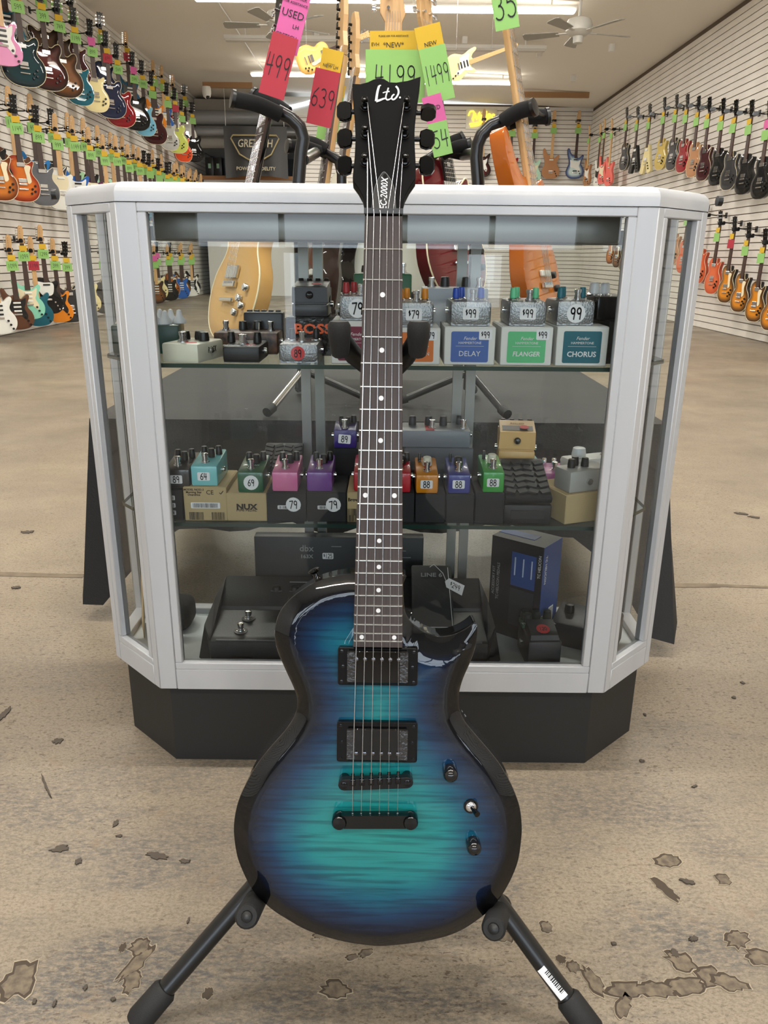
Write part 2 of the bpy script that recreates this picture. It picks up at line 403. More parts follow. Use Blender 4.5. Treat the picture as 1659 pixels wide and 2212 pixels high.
WL = slat_wall('wall_left', XL, YF, XL, 21.2, ZL, (1, 0, 0))
WR = slat_wall('wall_right', XR, YF, XR, YB, ZR, (-1, 0, 0))
WB = slat_wall('wall_back', -1.95, YB, XR, YB, 4.08, (0, -1, 0))
M_grey = mat('grey_back_room', (120, 122, 124), 0.8)
wb = MB(); wb.box((-3.2, 24.6, 2.2), (2.9, .1, 4.4)); struct(wb.obj('wall_far', M_grey, smooth=False))
wb = MB(); wb.box((-1.98, 21.7, 2.1), (.06, 5.9, 4.2)); struct(wb.obj('wall_passage', M_grey, smooth=False))
wb = MB(); wb.box((XL + .05, 22.9, 2.2), (.1, 3.4, 4.4)); struct(wb.obj('wall_side', M_grey, smooth=False))
# lowered bulkhead with ducts over the passage
wb = MB(); wb.box((-3.2, 20.6, 3.78), (2.46, 2.0, 1.02)); struct(wb.obj('trim_1', mat('bulkhead_paint', (176, 170, 160), .8), smooth=False))
# shop front behind the photographer: wall, four big windows
fw = MB()

# solid below the sills except a slim sidelight and one low pane
for (xa, xb, zc) in ((-4.6, -1.0, .95), (-.88, .78, .95), (.78, 1.12, .45), (1.12, 4.6, .95)): fw.box(((xa + xb) / 2, YF - .1, zc / 2), (xb - xa, .2, zc))
fw.box((0, YF - .1, 3.6), (9.2, .2, 1.6))
for x in (-4.3, -2.0, 0, 2.0, 4.3): fw.box((x, YF - .1, 1.875), (.36 if abs(x) > 4 else .3, .2, 1.85))
struct(fw.obj('wall_front', mat('front_wall_paint', (104, 98, 90), .7), smooth=False))
M_frame = mat('window_frame_paint', (70, 66, 62), .5)
for i, xw in enumerate((-3.0, -1.0, 1.0, 3.0)):
    b = MB(); 
    for dx in (-.83, 0, .83): b.box((xw + dx, YF - .1, 1.875), (.05, .08, 1.85))
    for zz in (.97, 1.9, 2.78): b.box((xw, YF - .1, zz), (1.7, .08, .05))
    o = struct(b.obj('window_%d' % (i + 1), M_frame, smooth=False))
# wood trims near the back of the ceiling
for i, (pa, pb) in enumerate((((438, 180), (545, 188)), ((1130, 201), (1272, 209)))):
    A = onY(*pa, YB - 1.6); B_ = onY(*pb, YB - 1.6); M_oak = mat('oak_trim', (150, 112, 74), .5)
    c = (A + B_) / 2; b = MB().box((c.x, c.y, c.z), ((B_ - A).length, .06, .10)); struct(b.obj('trim_%d' % (i + 2), M_oak, smooth=False))
# ================================================================ glass display case
CX, CY0, CY1, CYB = 0.404, 1.225, 1.345, 1.505      # half front width, front, facet end, back
CXB = 0.524
ZB, ZT, ZCAP = 0.168, 0.993, 1.022
case = thing('display_case', 'white aluminium glass display case with angled front corners and black base', 'display case', (0, CY0, 0))
def cw(p): return (p[0], p[1] - CY0, p[2])
PLAN = [(-CX, CY0), (CX, CY0), (CXB, CY1), (CXB, CYB), (-CXB, CYB), (-CXB, CY1)]
b = MB(); b.prism([(p[0], p[1] - CY0) for p in [(-.394, 1.25), (.390, 1.25), (.508, 1.358), (.508, 1.50), (-.508, 1.50), (-.508, 1.358)]], 0.0, ZB + .004)
b.obj('kick_base', M_basek, case, False)
b = MB(); b.prism([(p[0] * .985, (p[1] - CY0) * .97 + .004) for p in PLAN], ZB + .006, 0.196); b.obj('deck', M_deck, case, False)
# frame profile members between plan points; each side gets a bottom rail, and posts stand on the corners
def member(name, p, q, z0, z1, th, m=M_alu, ext=0.0):
    a = Vector((p[0], p[1] - CY0, 0)); c = Vector((q[0], q[1] - CY0, 0)); d = (c - a).normalized(); nn = Vector((d.y, -d.x, 0))
    a = a - d * ext; c = c + d * ext
    ln = (c - a).length; mid = (a + c) / 2 - nn * th / 2
    bb = MB(); bb.rbox((mid.x, mid.y, (z0 + z1) / 2), (ln, th, z1 - z0), .0015, math.atan2(d.y, d.x), 1)
    return bb.obj(name, m, case)
sides = [(PLAN[0], PLAN[1]), (PLAN[1], PLAN[2]), (PLAN[5], PLAN[0]), (PLAN[2], PLAN[3]), (PLAN[4], PLAN[5]), (PLAN[3], PLAN[4])]
def lerp2(p, q, t): return (p[0] + (q[0] - p[0]) * t, p[1] + (q[1] - p[1]) * t)
for i, (p, q) in enumerate(sides):
    ln = math.dist(p, q); pw = .031 if i == 0 else (.019 if i < 3 else .014)
    r0 = member("bottom_rail", lerp2(p, q, pw / ln), lerp2(p, q, 1 - pw / ln), ZB, .209, .0255)
    member('post', p, lerp2(p, q, pw / ln), ZB + .0005, ZT, .026)
    member('post', lerp2(p, q, 1 - pw / ln), q, ZB + .0005, ZT, .026)
    # bead that holds the pane (lip proud by a millimetre), then the pane
    P0, Q0 = lerp2(p, q, pw / ln), lerp2(p, q, 1 - pw / ln); bw = .0135
    l2 = math.dist(P0, Q0)
    if i < 3:
        member('glazing_bead', P0, Q0, .209, .209 + bw, .018); member('glazing_bead', P0, Q0, ZT - bw, ZT, .018)
        member('glazing_bead', P0, lerp2(P0, Q0, bw / l2), .209 + bw, ZT - bw, .018); member('glazing_bead', lerp2(P0, Q0, 1 - bw / l2), Q0, .209 + bw, ZT - bw, .018)
        a = Vector((P0[0], P0[1] - CY0, 0)); c = Vector((Q0[0], Q0[1] - CY0, 0)); d = (c - a).normalized(); nn = Vector((d.y, -d.x, 0)); mid = (a + c) / 2 - nn * .010
        g = MB().add([(*( (a - nn * .010 + d * .004).to_2d()), .213), (*((c - nn * .010 - d * .004).to_2d()), .213), (*((c - nn * .010 - d * .004).to_2d()), ZT - .004), (*((a - nn * .010 + d * .004).to_2d()), ZT - .004)], [(0, 1, 2, 3)])
        g.obj('pane', M_glass, case, False)
# two sliding rear doors: slim grey stiles and glass
for x in (-.505, -.141, .151, .505):
    for dx in (-.012, .014):
        bb = MB().box((x + dx, CYB - CY0 - .018 + (.006 if dx > 0 else 0), (.2 + ZT) / 2), (.018, .012, ZT - .2)); bb.obj('rear_stile', M_alu2, case, False)
for (x0, x1, yy) in ((-.5, -.141, .012), (-.141, .151, .020), (.151, .5, .012)):
    g = MB().add([(x0, CYB - CY0 - yy, .2), (x1, CYB - CY0 - yy, .2), (x1, CYB - CY0 - yy, ZT), (x0, CYB - CY0 - yy, ZT)], [(0, 1, 2, 3)]); g.obj('rear_pane', M_glass, case, False)
# rounded top cap: profile swept round front and both angled corners
prof = [(0.0, ZT + .001), (0.0, ZT + .014), (.0022, ZT + .0205), (.0085, ZT + .0265), (.019, ZT + .0295), (.034, ZT + .0305)]
path = [(-CXB, CYB - CY0), (-CXB, CY1 - CY0), (-CX, 0), (CX, 0), (CXB, CY1 - CY0), (CXB, CYB - CY0)]
def off(pts, d):
    out = []
    for i, p in enumerate(pts):
        pv = Vector(p); nv = Vector((0, 0)); cnt = 0
        e = []
        if i > 0: e.append((pv - Vector(pts[i - 1])).normalized())
        if i < len(pts) - 1: e.append((Vector(pts[i + 1]) - pv).normalized())
        nl = [Vector((-t.y, t.x)) for t in e]; s_ = sum(nl, Vector((0, 0))).normalized(); k = s_.dot(nl[0]); out.append(pv + s_ * d / k)
    return out
rings = [[(q.x, q.y, z) for q in off(path, dd)] for dd, z in prof]
for k, nm in ((2, 'top_cap'), (1, 'corner_cap'), (3, 'corner_cap'), (0, 'side_cap'), (4, 'side_cap')):
    b = MB(); vs = []; fs = []
    for rg in rings: vs += [rg[k], rg[k + 1]]
    # close underneath
    vs += [(rings[-1][k][0], rings[-1][k][1], ZT + .001), (rings[-1][k + 1][0], rings[-1][k + 1][1], ZT + .001)]
    n = len(vs) // 2
    for i in range(n): j = (i + 1) % n; fs.append((2 * i, 2 * i + 1, 2 * j + 1, 2 * j))
    fs.append(tuple(2 * i for i in range(n))); fs.append(tuple(2 * i + 1 for i in range(n)))
    b.add(vs, fs); b.obj(nm, M_alu, case)
inn = off(path, .034)
b = MB(); b.prism([(q.x, q.y) for q in inn], ZT + .018, ZT + .029); b.obj('top_panel', M_white, case, False)
# lamp valance under the top, behind the front pane
vx = CX - .032; bb = MB().rbox((0, .085, .965), (2 * vx, .03, .046), .006); bb.obj('valance', M_alu2, case)
bb = MB().box((0, .12, .952), (2 * vx + .02, .05, .022)); bb.obj('lamp_housing', mat('lamp_housing', (120, 120, 116), .4), case, False)
for s in (-1, 1):
    bb = MB().cyl((s * .5275, .10, ZT + .016), (s * .535, .10, ZT + .016), .008, 10); bb.obj('cap_screw', M_black, case)
# two glass shelves with green edges, resting on clips
SH1, SH2 = 0.752, 0.478
for z in (SH1, SH2):
    pts = [(-.385, .034), (.385, .034), (.492, .150), (.492, .258), (-.492, .258), (-.492, .150)]
    b = MB(); n = 6; b.add([(p[0], p[1], z) for p in pts], [tuple(range(6))]); sh = b.obj('glass_shelf', M_shelfglass, case, False)
    b = MB()
    for i in range(6):
        p, q = pts[i], pts[(i + 1) % 6]; b.add([(p[0], p[1], z - .007), (q[0], q[1], z - .007), (q[0], q[1], z), (p[0], p[1], z)], [(0, 1, 2, 3)])
    b.obj('shelf_edge', M_edge, sh, False)
    for (x, y) in ((-.46, .17), (.46, .17), (-.46, .24), (.46, .24)):
        MB().cyl((x, y, z - .012), (x, y, z - .0075), .007, 10).obj('shelf_clip', M_chrome, sh)
# ================================================================ the guitar on its stand
LEAN = R(12)
GN = Vector((0, -math.cos(LEAN), math.sin(LEAN)))
GO = CP + ray(828.5, 463) * 0.835                      # nut centre
def on_plane(x, y, p0, n):
    d = ray(x, y); return CP + d * ((p0 - CP).dot(n) / d.dot(n))
_t = on_plane(810, 1772, GO, GN)
GA = (GO - _t).normalized(); GX = GA.cross(GN).normalized()
GB = on_plane(812, 2043, GO - GN * .020, GN)           # bottom of the body = origin
GM = Matrix(((GX.x, GA.x, GN.x, GB.x), (GX.y, GA.y, GN.y, GB.y), (GX.z, GA.z, GN.z, GB.z), (0, 0, 0, 1)))
GMI = GM.inverted()
W0 = (GMI @ GO).z                                       # fingerboard surface level in local z
def g(px, py, w=0.0):
    """photo point -> guitar-local point at height w above the fingerboard plane"""
    p = GMI @ on_plane(px, py, GO + GN * w, GN); return p
gt = thing('electric_guitar', 'teal flame-top sunburst single-cutaway electric guitar on a black tripod stand', 'guitar', M=GM)
# body outline (front rim) traced, real thickness 46 mm
WR_ = -0.022      # rim level
OUT = [(763.7, 1240), (740, 1242.5), (717, 1246.7), (684.5, 1257), (656, 1272.7), (630, 1292), (610.7, 1313), (600, 1334.5), (594.4, 1360.6), (595.5, 1386.6), (601, 1408), (610.7, 1432), (621.5, 1456), (634.5, 1484),
       (641, 1504), (643, 1519), (641, 1536), (633, 1555), (614, 1582), (592, 1607), (569, 1634), (548, 1664), (525, 1707.6), (512, 1742.5), (505.5, 1783.5), (507.4, 1820), (513.6, 1853), (522.8, 1877.8), (534, 1902),
       (547.4, 1925), (565.8, 1945.4), (592.5, 1968), (621, 1986), (654, 2005), (695, 2021), (746, 2034.5), (787, 2040.7), (820, 2043.5), (861, 2040.7), (902, 2035.6), (943, 2028), (974, 2019), (1004.7, 2004.8), (1035.5, 1984),
       (1056, 1967), (1074.4, 1947), (1090.8, 1923), (1107, 1892), (1119.5, 1857), (1125.6, 1814), (1126.7, 1783.5), (1122.6, 1746.6), (1112, 1714), (1098, 1684), (1078, 1650), (1055, 1621), (1027, 1589), (1004, 1560), (993, 1537),
       (990, 1514), (992, 1492), (1000, 1465), (1012, 1438), (1022, 1412), (1028, 1388), (1031, 1366), (1030, 1350), (1024, 1347), (1010, 1358), (985, 1371), (955, 1377), (925, 1371), (903, 1358), (885, 1342), (874, 1320), (871, 1295), (870, 1262), (869, 1240)]
oc = [g(x, y, WR_) for x, y in OUT]
out2 = [(p.x, p.y) for p in spline([(q.x, q.y) for q in oc], 3)] if False else [tuple(p[:2]) for p in spline([(q.x, q.y) for q in oc], 3)]
zr = W0 + WR_
def carve_w(p):
    """width of the carved edge at outline point p (local)"""
    return 0.021
def seg_dist(px, py, poly):
    best = 9.0; bi = 0; n = len(poly)
    for i in range(n):
        ax, ay = poly[i]; bx, by = poly[(i + 1) % n]; dx, dy = bx - ax, by - ay; l2 = dx * dx + dy * dy
        t = 0 if l2 == 0 else max(0.0, min(1.0, ((px - ax) * dx + (py - ay) * dy) / l2)); ex, ey = ax + t * dx - px, ay + t * dy - py; d = ex * ex + ey * ey
        if d < best: best = d; bi = i
    return math.sqrt(best), bi
def inside(px, py, poly):
    c = False; n = len(poly); j = n - 1
    for i in range(n):
        xi, yi = poly[i]; xj, yj = poly[j]
        if (yi > py) != (yj > py) and px < (xj - xi) * (py - yi) / (yj - yi) + xi: c = not c
        j = i
    return c
def grid_fill(poly, step, extra=()):
    xs = [p[0] for p in poly]; ys = [p[1] for p in poly]; pts = [Vector(p) for p in poly]; n = len(pts)
    inner = []
    y = min(ys) + step * .6; k = 0
    while y < max(ys):
        x = min(xs) + step * (.5 if k % 2 else 1.0)
        while x < max(xs):
            if inside(x, y, poly) and seg_dist(x, y, poly)[0] > step * .45: inner.append(Vector((x, y)))
            x += step
        y += step * .87; k += 1
    inner += [Vector(p) for p in extra]
    vs, es, fs, *_ = delaunay_2d_cdt(pts + inner, [(i, (i + 1) % n) for i in range(n)], [], 1, 1e-6)
    return [tuple(v) for v in vs], fs
def arched_body(name, poly, zrim, rise, wfun, thick, step, extra=()):
    """carved-top solid body; stores edge distance as a point attribute"""
    vs2, fs = grid_fill(poly, step, extra); V = []; E = []
    for (x, y) in vs2:
        d, i = seg_dist(x, y, poly); w_, rs = wfun(x, y, poly[i]); t = min(1.0, d / w_)
        V.append((x, y, zrim + rs * (t * (1.28 - .28 * t) if t < 1 else 1.0))); E.append(d)
    n0 = len(V); n = len(poly); F = [tuple(f) for f in fs]
    # side: small edge roll, then back
    lv = [(0.0, zrim - .0015, .0006), (0.0, zrim - .006, .0), (0.0, zrim - thick + .005, 0.0), (0.0, zrim - thick, -.004)]
    for (_, z, o_) in lv:
        q = inset(poly, -o_) if o_ else poly
        V += [(p[0], p[1], z) for p in q]; E += [0.0] * n
    near = {}
    for i, v in enumerate(vs2): near[(round(v[0], 6), round(v[1], 6))] = i
    top = [near.get((round(p[0], 6), round(p[1], 6)), None) for p in poly]
    for i in range(n):
        j = (i + 1) % n
        if top[i] is None or top[j] is None: continue
        F.append((top[i], top[j], n0 + j, n0 + i))
        for k in range(3): F.append((n0 + k * n + i, n0 + k * n + j, n0 + (k + 1) * n + j, n0 + (k + 1) * n + i))
    F.append(tuple(n0 + 3 * n + i for i in range(n)))
    b = MB(); b.add(V, F); me = b.mesh(name, True)
    at = me.attributes.new('edge', 'FLOAT', 'POINT')
    for i, e in enumerate(E): at.data[i].value = e
    return me
yw = g(990, 1514, WR_).y; yc_lo, yc_hi = g(950, 1440, WR_).y, g(950, 1230, WR_).y; xc = g(872, 1350, WR_).x
hornx = g(1031, 1360, WR_).x
def wf(x, y, p):
    py = p[1]; px_ = p[0]
    k = 0.35 + 0.65 * min(1, abs(py - yw) / .09)
    if py > yw and xc - .004 < px_ < hornx + .002 and py > g(1000, 1400, WR_).y:      # scooped cutaway
        s = max(0.0, min(1.0, (px_ - xc) / .03)); return 0.012 + .021 * s, .009
    return .0205 * (0.55 + .45 * k), .0085
bme = arched_body('body', out2, zr, .009, wf, .046, .0042)
def burst_material(name, stops, flame=None, coat=1.0, rough=.18):
    """paint that shades with the distance to the body edge, optional flame figure"""
    if name in MATS: return MATS[name]
    m = bpy.data.materials.new(name); m.use_nodes = True; nt = m.node_tree; N = nt.nodes; K = nt.links; b = N['Principled BSDF']
    a = N.new('ShaderNodeAttribute'); a.attribute_name = 'edge'
    sc = N.new('ShaderNodeMath'); sc.operation = 'MULTIPLY'; sc.inputs[1].default_value = 1 / .15; K.new(a.outputs['Fac'], sc.inputs[0])
    fac = sc.outputs[0]
    r = N.new('ShaderNodeValToRGB'); e = r.color_ramp.elements; e[0].position = stops[0][0] / .15; e[0].color = L(stops[0][1]); e[1].position = stops[-1][0] / .15; e[1].color = L(stops[-1][1])
    for d, c in stops[1:-1]: q = e.new(d / .15); q.color = L(c)
    col = r.outputs['Color']
    if flame:
        tc = N.new('ShaderNodeTexCoord'); mp = N.new('ShaderNodeMapping'); mp.inputs['Scale'].default_value = (9, 185, 1)
        n = N.new('ShaderNodeTexNoise'); n.inputs['Scale'].default_value = 1.0; n.inputs['Detail'].default_value = 3.5; n.inputs['Distortion'].default_value = .35
        K.new(tc.outputs['Object'], mp.inputs['Vector']); K.new(mp.outputs['Vector'], n.inputs['Vector'])
        r2 = N.new('ShaderNodeValToRGB'); r2.color_ramp.elements[0].position = .36; r2.color_ramp.elements[0].color = (.50, .56, .60, 1); r2.color_ramp.elements[1].position = .56; r2.color_ramp.elements[1].color = (1.08, 1.05, 1.02, 1)
        K.new(n.outputs['Fac'], r2.inputs['Fac']); x = N.new('ShaderNodeMix'); x.data_type = 'RGBA'; x.blend_type = 'MULTIPLY'; x.inputs[0].default_value = 1.0
        n2 = N.new('ShaderNodeTexNoise'); n2.inputs['Scale'].default_value = 26; n2.inputs['Detail'].default_value = 2; K.new(tc.outputs['Object'], n2.inputs['Vector'])
        mm = N.new('ShaderNodeMath'); mm.operation = 'MULTIPLY_ADD'; mm.inputs[1].default_value = .07; mm.inputs[2].default_value = -.035; K.new(n2.outputs['Fac'], mm.inputs[0])
        ad = N.new('ShaderNodeMath'); K.new(sc.outputs[0], ad.inputs[0]); K.new(mm.outputs[0], ad.inputs[1]); fac = ad.outputs[0]
        K.new(col, x.inputs[6]); K.new(r2.outputs['Color'], x.inputs[7]); col = x.outputs[2]
    K.new(fac, r.inputs['Fac']); K.new(col, b.inputs['Base Color'])
    b.inputs['Roughness'].default_value = rough if coat < .5 else .45; b.inputs['Specular IOR Level'].default_value = .5 if coat < .5 else .06; b.inputs['Coat Weight'].default_value = coat; b.inputs['Coat Roughness'].default_value = .02
    MATS[name] = m
    return m
M_flame = burst_material('teal_flame_burst', [(0, (3, 3, 5)), (.017, (5, 6, 10)), (.028, (8, 22, 46)), (.045, (8, 46, 80)), (.068, (12, 84, 108)), (.095, (22, 120, 126)), (.15, (30, 134, 130))], flame=True)
link('body', bme, M_flame, gt)
# fingerboard, neck
fb = [g(788, 466), g(762.6, 1398), g(869.6, 1400), g(869.5, 466)]
fbp = [(p.x, p.y) for p in fb]
M_board = mat('dark_rosewood', (52, 42, 40), .55, var=((66, 54, 50), 3.0, (220, 5, 1)))
MB().prism(list(reversed(fbp)) if False else fbp, W0 - .006, W0, .0007).obj('fingerboard', M_board, gt, False)
M_neck = mat('dark_neck', (40, 26, 20), .35)
b = MB(); secs = []
for t in [k / 10 for k in range(11)]:
    l = Vector(fbp[0]).lerp(Vector(fbp[1]), t * .88); r = Vector(fbp[3]).lerp(Vector(fbp[2]), t * .88); dp = .020 + .003 * t
    c = (l + r) / 2; hw = (r - l).length / 2; secs.append([(c.x - hw * math.cos(a), c.y, W0 - .006 - dp * math.sin(a) ** .8) for a in [math.pi * q / 10 for q in range(11)]])
vs = [p for s_ in secs for p in s_]; fs = []
for i in range(10):
    for k in range(10): fs.append((i * 11 + k, i * 11 + k + 1, (i + 1) * 11 + k + 1, (i + 1) * 11 + k))
    fs.append((i * 11 + 10, i * 11, (i + 1) * 11, (i + 1) * 11 + 10))
fs += [tuple(range(11)), tuple(range(120, 109, -1))]
b.add(vs, fs); b.obj('neck', M_neck, gt)
nutc = g(828.5, 466); f24 = g(816, 1385); SCL = (nutc.y - f24.y) / .75
fret_y = [g(816, y).y for y in (538, 604.5, 668.5, 728, 784.5, 835.5, 884.5, 930, 973, 1013.5, 1052, 1088.3, 1122, 1153.3, 1183, 1211.3, 1238, 1263, 1286.5, 1308.5, 1329.5, 1349.3, 1368.3, 1385)]
def edge_x(y):
    t = (fbp[0][1] - y) / (fbp[0][1] - fbp[1][1]); return fbp[0][0] + (fbp[1][0] - fbp[0][0]) * t, fbp[3][0] + (fbp[2][0] - fbp[3][0]) * t
for y in fret_y:
    a, c = edge_x(y); b = MB(); ww = .0012
    b.add([(a, y - ww, W0), (a, y + ww, W0), (c, y + ww, W0), (c, y - ww, W0), (a + .001, y - ww * .4, W0 + .0013), (a + .001, y + ww * .4, W0 + .0013), (c - .001, y + ww * .4, W0 + .0013), (c - .001, y - ww * .4, W0 + .0013)],
          [(4, 5, 6, 7), (0, 3, 7, 4), (1, 5, 6, 2), (0, 4, 5, 1), (3, 2, 6, 7)]); b.obj('fret', M_nickel, gt, False)
M_pearl = mat('pearl_dot', (230, 230, 232), .3)
ys = [nutc.y] + fret_y
for k, xs in ((3, (.5,)), (5, (.5,)), (7, (.5,)), (9, (.5,)), (12, (.18, .82)), (15, (.5,)), (17, (.5,)), (19, (.5,)), (21, (.5,)), (24, (.17, .83))):
    y = (ys[k - 1] + ys[k]) / 2; a, c = edge_x(y)
    for s_ in xs: MB().prism(circ(.0028 if k < 15 else .0026, 14, a + (c - a) * s_, y), W0 - .001, W0 + .0002).obj('inlay_dot', M_pearl, gt, False)
MB().box((nutc.x, nutc.y + .0045, W0 + .0005), (.0425, .0055, .005)).obj('nut', mat('black_nut', (44, 46, 50), .4), gt, False)
# headstock on its own tilted plane
TI = R(11); HA = (GA * math.cos(TI) - GN * math.sin(TI)); HN = (GN * math.cos(TI) + GA * math.sin(TI)); HO = GM @ Vector((nutc.x, nutc.y + .007, W0 - .001))
HM = Matrix(((GX.x, HA.x, HN.x, HO.x), (GX.y, HA.y, HN.y, HO.y), (GX.z, HA.z, HN.z, HO.z), (0, 0, 0, 1))); HMI = HM.inverted(); HL = GMI @ HM
def hs(px, py, w=0.0): return HMI @ on_plane(px, py, HO + HN * w, HN)
HOUT = [(761.4, 180), (778.4, 181), (794, 177), (806.6, 171), (819, 168), (830, 170), (841, 177), (856.7, 177.6), (880, 174), (908.5, 164.7), (907, 183.5), (902, 215), (897.5, 254), (895.6, 285), (896, 317), (897.8, 348), (898, 386),
        (885, 404.5), (875.5, 423), (870, 442), (869, 457), (788, 457), (787, 439), (783, 423), (773.7, 406), (762, 390), (762, 379), (766, 340), (768, 301), (766, 254), (762, 207)]
hp = [(q.x, q.y) for q in (hs(x, y) for x, y in HOUT)]
def add_local(mbo, name, m, smooth=True):
    o = mbo.obj(name, m, gt, smooth); o.matrix_local = HL; return o
add_local(MB().prism(list(reversed(hp)), -.014, 0.0, .0006), 'headstock', mat('satin_black_headstock', (5, 5, 6), .5, spec=.1), False)
add_local(MB().prism(list(reversed([(p[0] * 1.0, p[1]) for p in hp])), -.0165, -.0142), 'headstock_back', M_neck, False)
M_tuner = M_blackg
posts = [(788.6, 232, -1), (789.3, 292, -1), (788.6, 352, -1), (878, 232, 1), (874, 292, 1), (874.8, 352, 1)]
knobs = [(744, 241), (744.7, 299.5), (744, 358), (925, 244), (922.6, 301), (922, 358)]
PT = []
for (x, y, s_), (kx, ky) in zip(posts, knobs):
    p = hs(x, y); tn = MB(); tn.M = Matrix.Translation((p.x, p.y, 0))
    tn.lathe([(.0052, -.0005), (.0052, .0012), (.0042, .0022), (.0040, .0045), (.0028, .0050), (.0026, .011), (.0034, .0125), (.0034, .0165), (.0022, .018), (0.0004, .0183)], 14)
    to = add_local(tn, 'tuning_machine', M_tuner); PT.append((p.x + -s_ * .0028, p.y, .0088))
    k = hs(kx, ky, -.010); cx = p.x + s_ * .010
    sh = MB(); sh.cyl((cx, k.y, -.010), (k.x - s_ * .006, k.y, -.010), .0028, 10); q = sh.obj('shaft', M_tuner, to); 
    kb = MB(); prof_ = [(-.0085, .0038), (-.0075, .0080), (-.001, .0105), (.0055, .0088), (.0085, .0045)]
    pts = [(s_ * a_, h_) for a_, h_ in prof_] + [(s_ * a_, -h_) for a_, h_ in reversed(prof_)]
    if s_ < 0: pts = list(reversed(pts))
    flat = (x == 878 and y == 232)
    kb.M = Matrix.Translation((k.x, k.y, -.010)) @ (Matrix.Rotation(R(78 if flat else 12), 4, 'X'))
    kb.prism(pts, -.0032, .0032, .0012); kb.obj('button', M_tuner, to)
# truss-rod cover with its pale edge line and lettering, headstock logo
tcp = [(803.5, 455), (805, 430), (810, 405), (819, 385), (829, 372.5), (839, 382), (848, 398), (853, 420), (855, 455)]
tq = [(q.x, q.y) for q in (hs(x, y) for x, y in tcp)]; tqs = spline(tq, 4, False)
cov = add_local(MB().prism(list(reversed(tqs)) if True else tqs, 0.0, .0016, .0004), 'truss_rod_cover', mat('cover_black', (13, 13, 14), .3), False)
eb = MB().tube([(p[0], p[1], .0013) for p in tqs], .00022, 5); eb.obj('edge_line', mat('cover_edge', (150, 150, 150), .4), cov)
tp = hs(830, 421)
link('lettering', text_mesh('EC-2000X', .0104, .25, .82, .008), mat('bright_white_print', (245, 245, 245), .5), cov, (tp.x, tp.y, .0021), (0, 0, R(88)))
sp_ = hs(832, 382); MB().cyl((sp_.x, sp_.y, .0016), (sp_.x, sp_.y, .0024), .0022, 10).obj('cover_screw', M_tuner, cov)
# brush-script logo "Ltd." built from thick strokes
LOGO = [([(819, 186), (816, 196), (814, 207), (812.5, 219)], 5.0, 6.0), ([(812.5, 219), (820, 217), (829, 213.5), (835, 213)], 6.0, 3.0), ([(819, 186), (823, 184.5)], 4, 2),
        ([(839, 190), (836, 200), (833.5, 210), (836, 216), (841, 215)], 3.2, 3.6), ([(827, 201), (834, 199), (841.5, 198)], 2.2, 3.4),
        ([(852, 204), (848, 207), (846, 212), (849, 215.5), (854, 213), (858.5, 207), (861, 200), (859.5, 192), (855, 186.5)], 3.4, 4.6), ([(841, 215), (845, 213)], 3, 3)]
lb = MB()
for pts, w0, w1 in LOGO:
    sp = spline([(q.x, q.y) for q in (hs(x, y) for x, y in pts)], 5, False); n = len(sp); vs = []; fs = []
    for i, p in enumerate(sp):
        a = Vector(sp[max(i - 1, 0)]); c = Vector(sp[min(i + 1, n - 1)]); t_ = (c - a).normalized(); ww = (w0 + (w1 - w0) * i / (n - 1)) * .5 * .00047
        vs += [(p[0] - t_.y * ww, p[1] + t_.x * ww, .0004), (p[0] + t_.y * ww, p[1] - t_.x * ww, .0004)]
    for i in range(n - 1): fs.append((2 * i, 2 * i + 1, 2 * i + 3, 2 * i + 2))
    lb.add(vs, fs)
dp_ = hs(864, 211); lb.add([(x, y, .0004) for x, y in circ(.0011, 10, dp_.x, dp_.y)], [tuple(range(10))])
add_local(lb, 'logo', mat('logo_grey', (222, 222, 224), .5), False)
# bridge, tailpiece
def bar(name, pa, pb, w, z0, z1, m, parent=gt, seg=6):
    a = Vector((pa.x, pa.y)); c = Vector((pb.x, pb.y)); d = (c - a).normalized(); n = Vector((-d.y, d.x)); h = w / 2; pts = []
    for k in range(seg + 1): t_ = math.pi * k / seg - math.pi / 2; q = c + d * (h * math.cos(t_)) + n * (h * math.sin(t_)); pts.append((q.x, q.y))
    for k in range(seg + 1): t_ = math.pi * k / seg + math.pi / 2; q = a + d * (h * math.cos(t_)) + n * (h * math.sin(t_)); pts.append((q.x, q.y))
    return MB().prism(pts, z0, z1, .0008).obj(name, m, parent)
ZTOP = W0 - .0135
pa, pb = g(743, 1695, .004), g(880, 1690, .004)
br = bar('bridge', pa, pb, .0135, W0 - .004, W0 + .006, mat('bridge_black', (13, 13, 14), .3, spec=.35))
for p in (pa, pb):
    MB().cyl((p.x, p.y, ZTOP - .001), (p.x, p.y, W0 - .003), .0065, 14).obj('bridge_post', M_blackg, br)
    MB().lathe([(.0042, W0 + .0055), (.0042, W0 + .0068), (.0024, W0 + .0072)], 12, Matrix.Translation((p.x, p.y, 0))).obj('post_screw', M_blackg, br)
SX_b = [762, 781.7, 801.6, 820.7, 840, 860]
sadd = []
for i, x in enumerate(SX_b):
    p = g(x, 1692 - i * .9, .009); sadd.append(Vector((p.x, p.y + (.004 if i % 2 else .0015), W0 + .0088)))
    sb = MB().box((p.x, p.y, W0 + .0065), (.0062, .0085, .004), 0, .0008); sb.obj('saddle', M_blackg, br)
    MB().cyl((p.x, p.y + .0072, W0 + .0062), (p.x, p.y + .0100, W0 + .0062), .0018, 8).obj('saddle_screw', M_blackg, br)
ta, tb = g(733, 1774.5, .002), g(887, 1774.5, .002)
tl = bar('tailpiece', ta, tb, .0165, W0 - .007, W0 + .005, M_blackg)
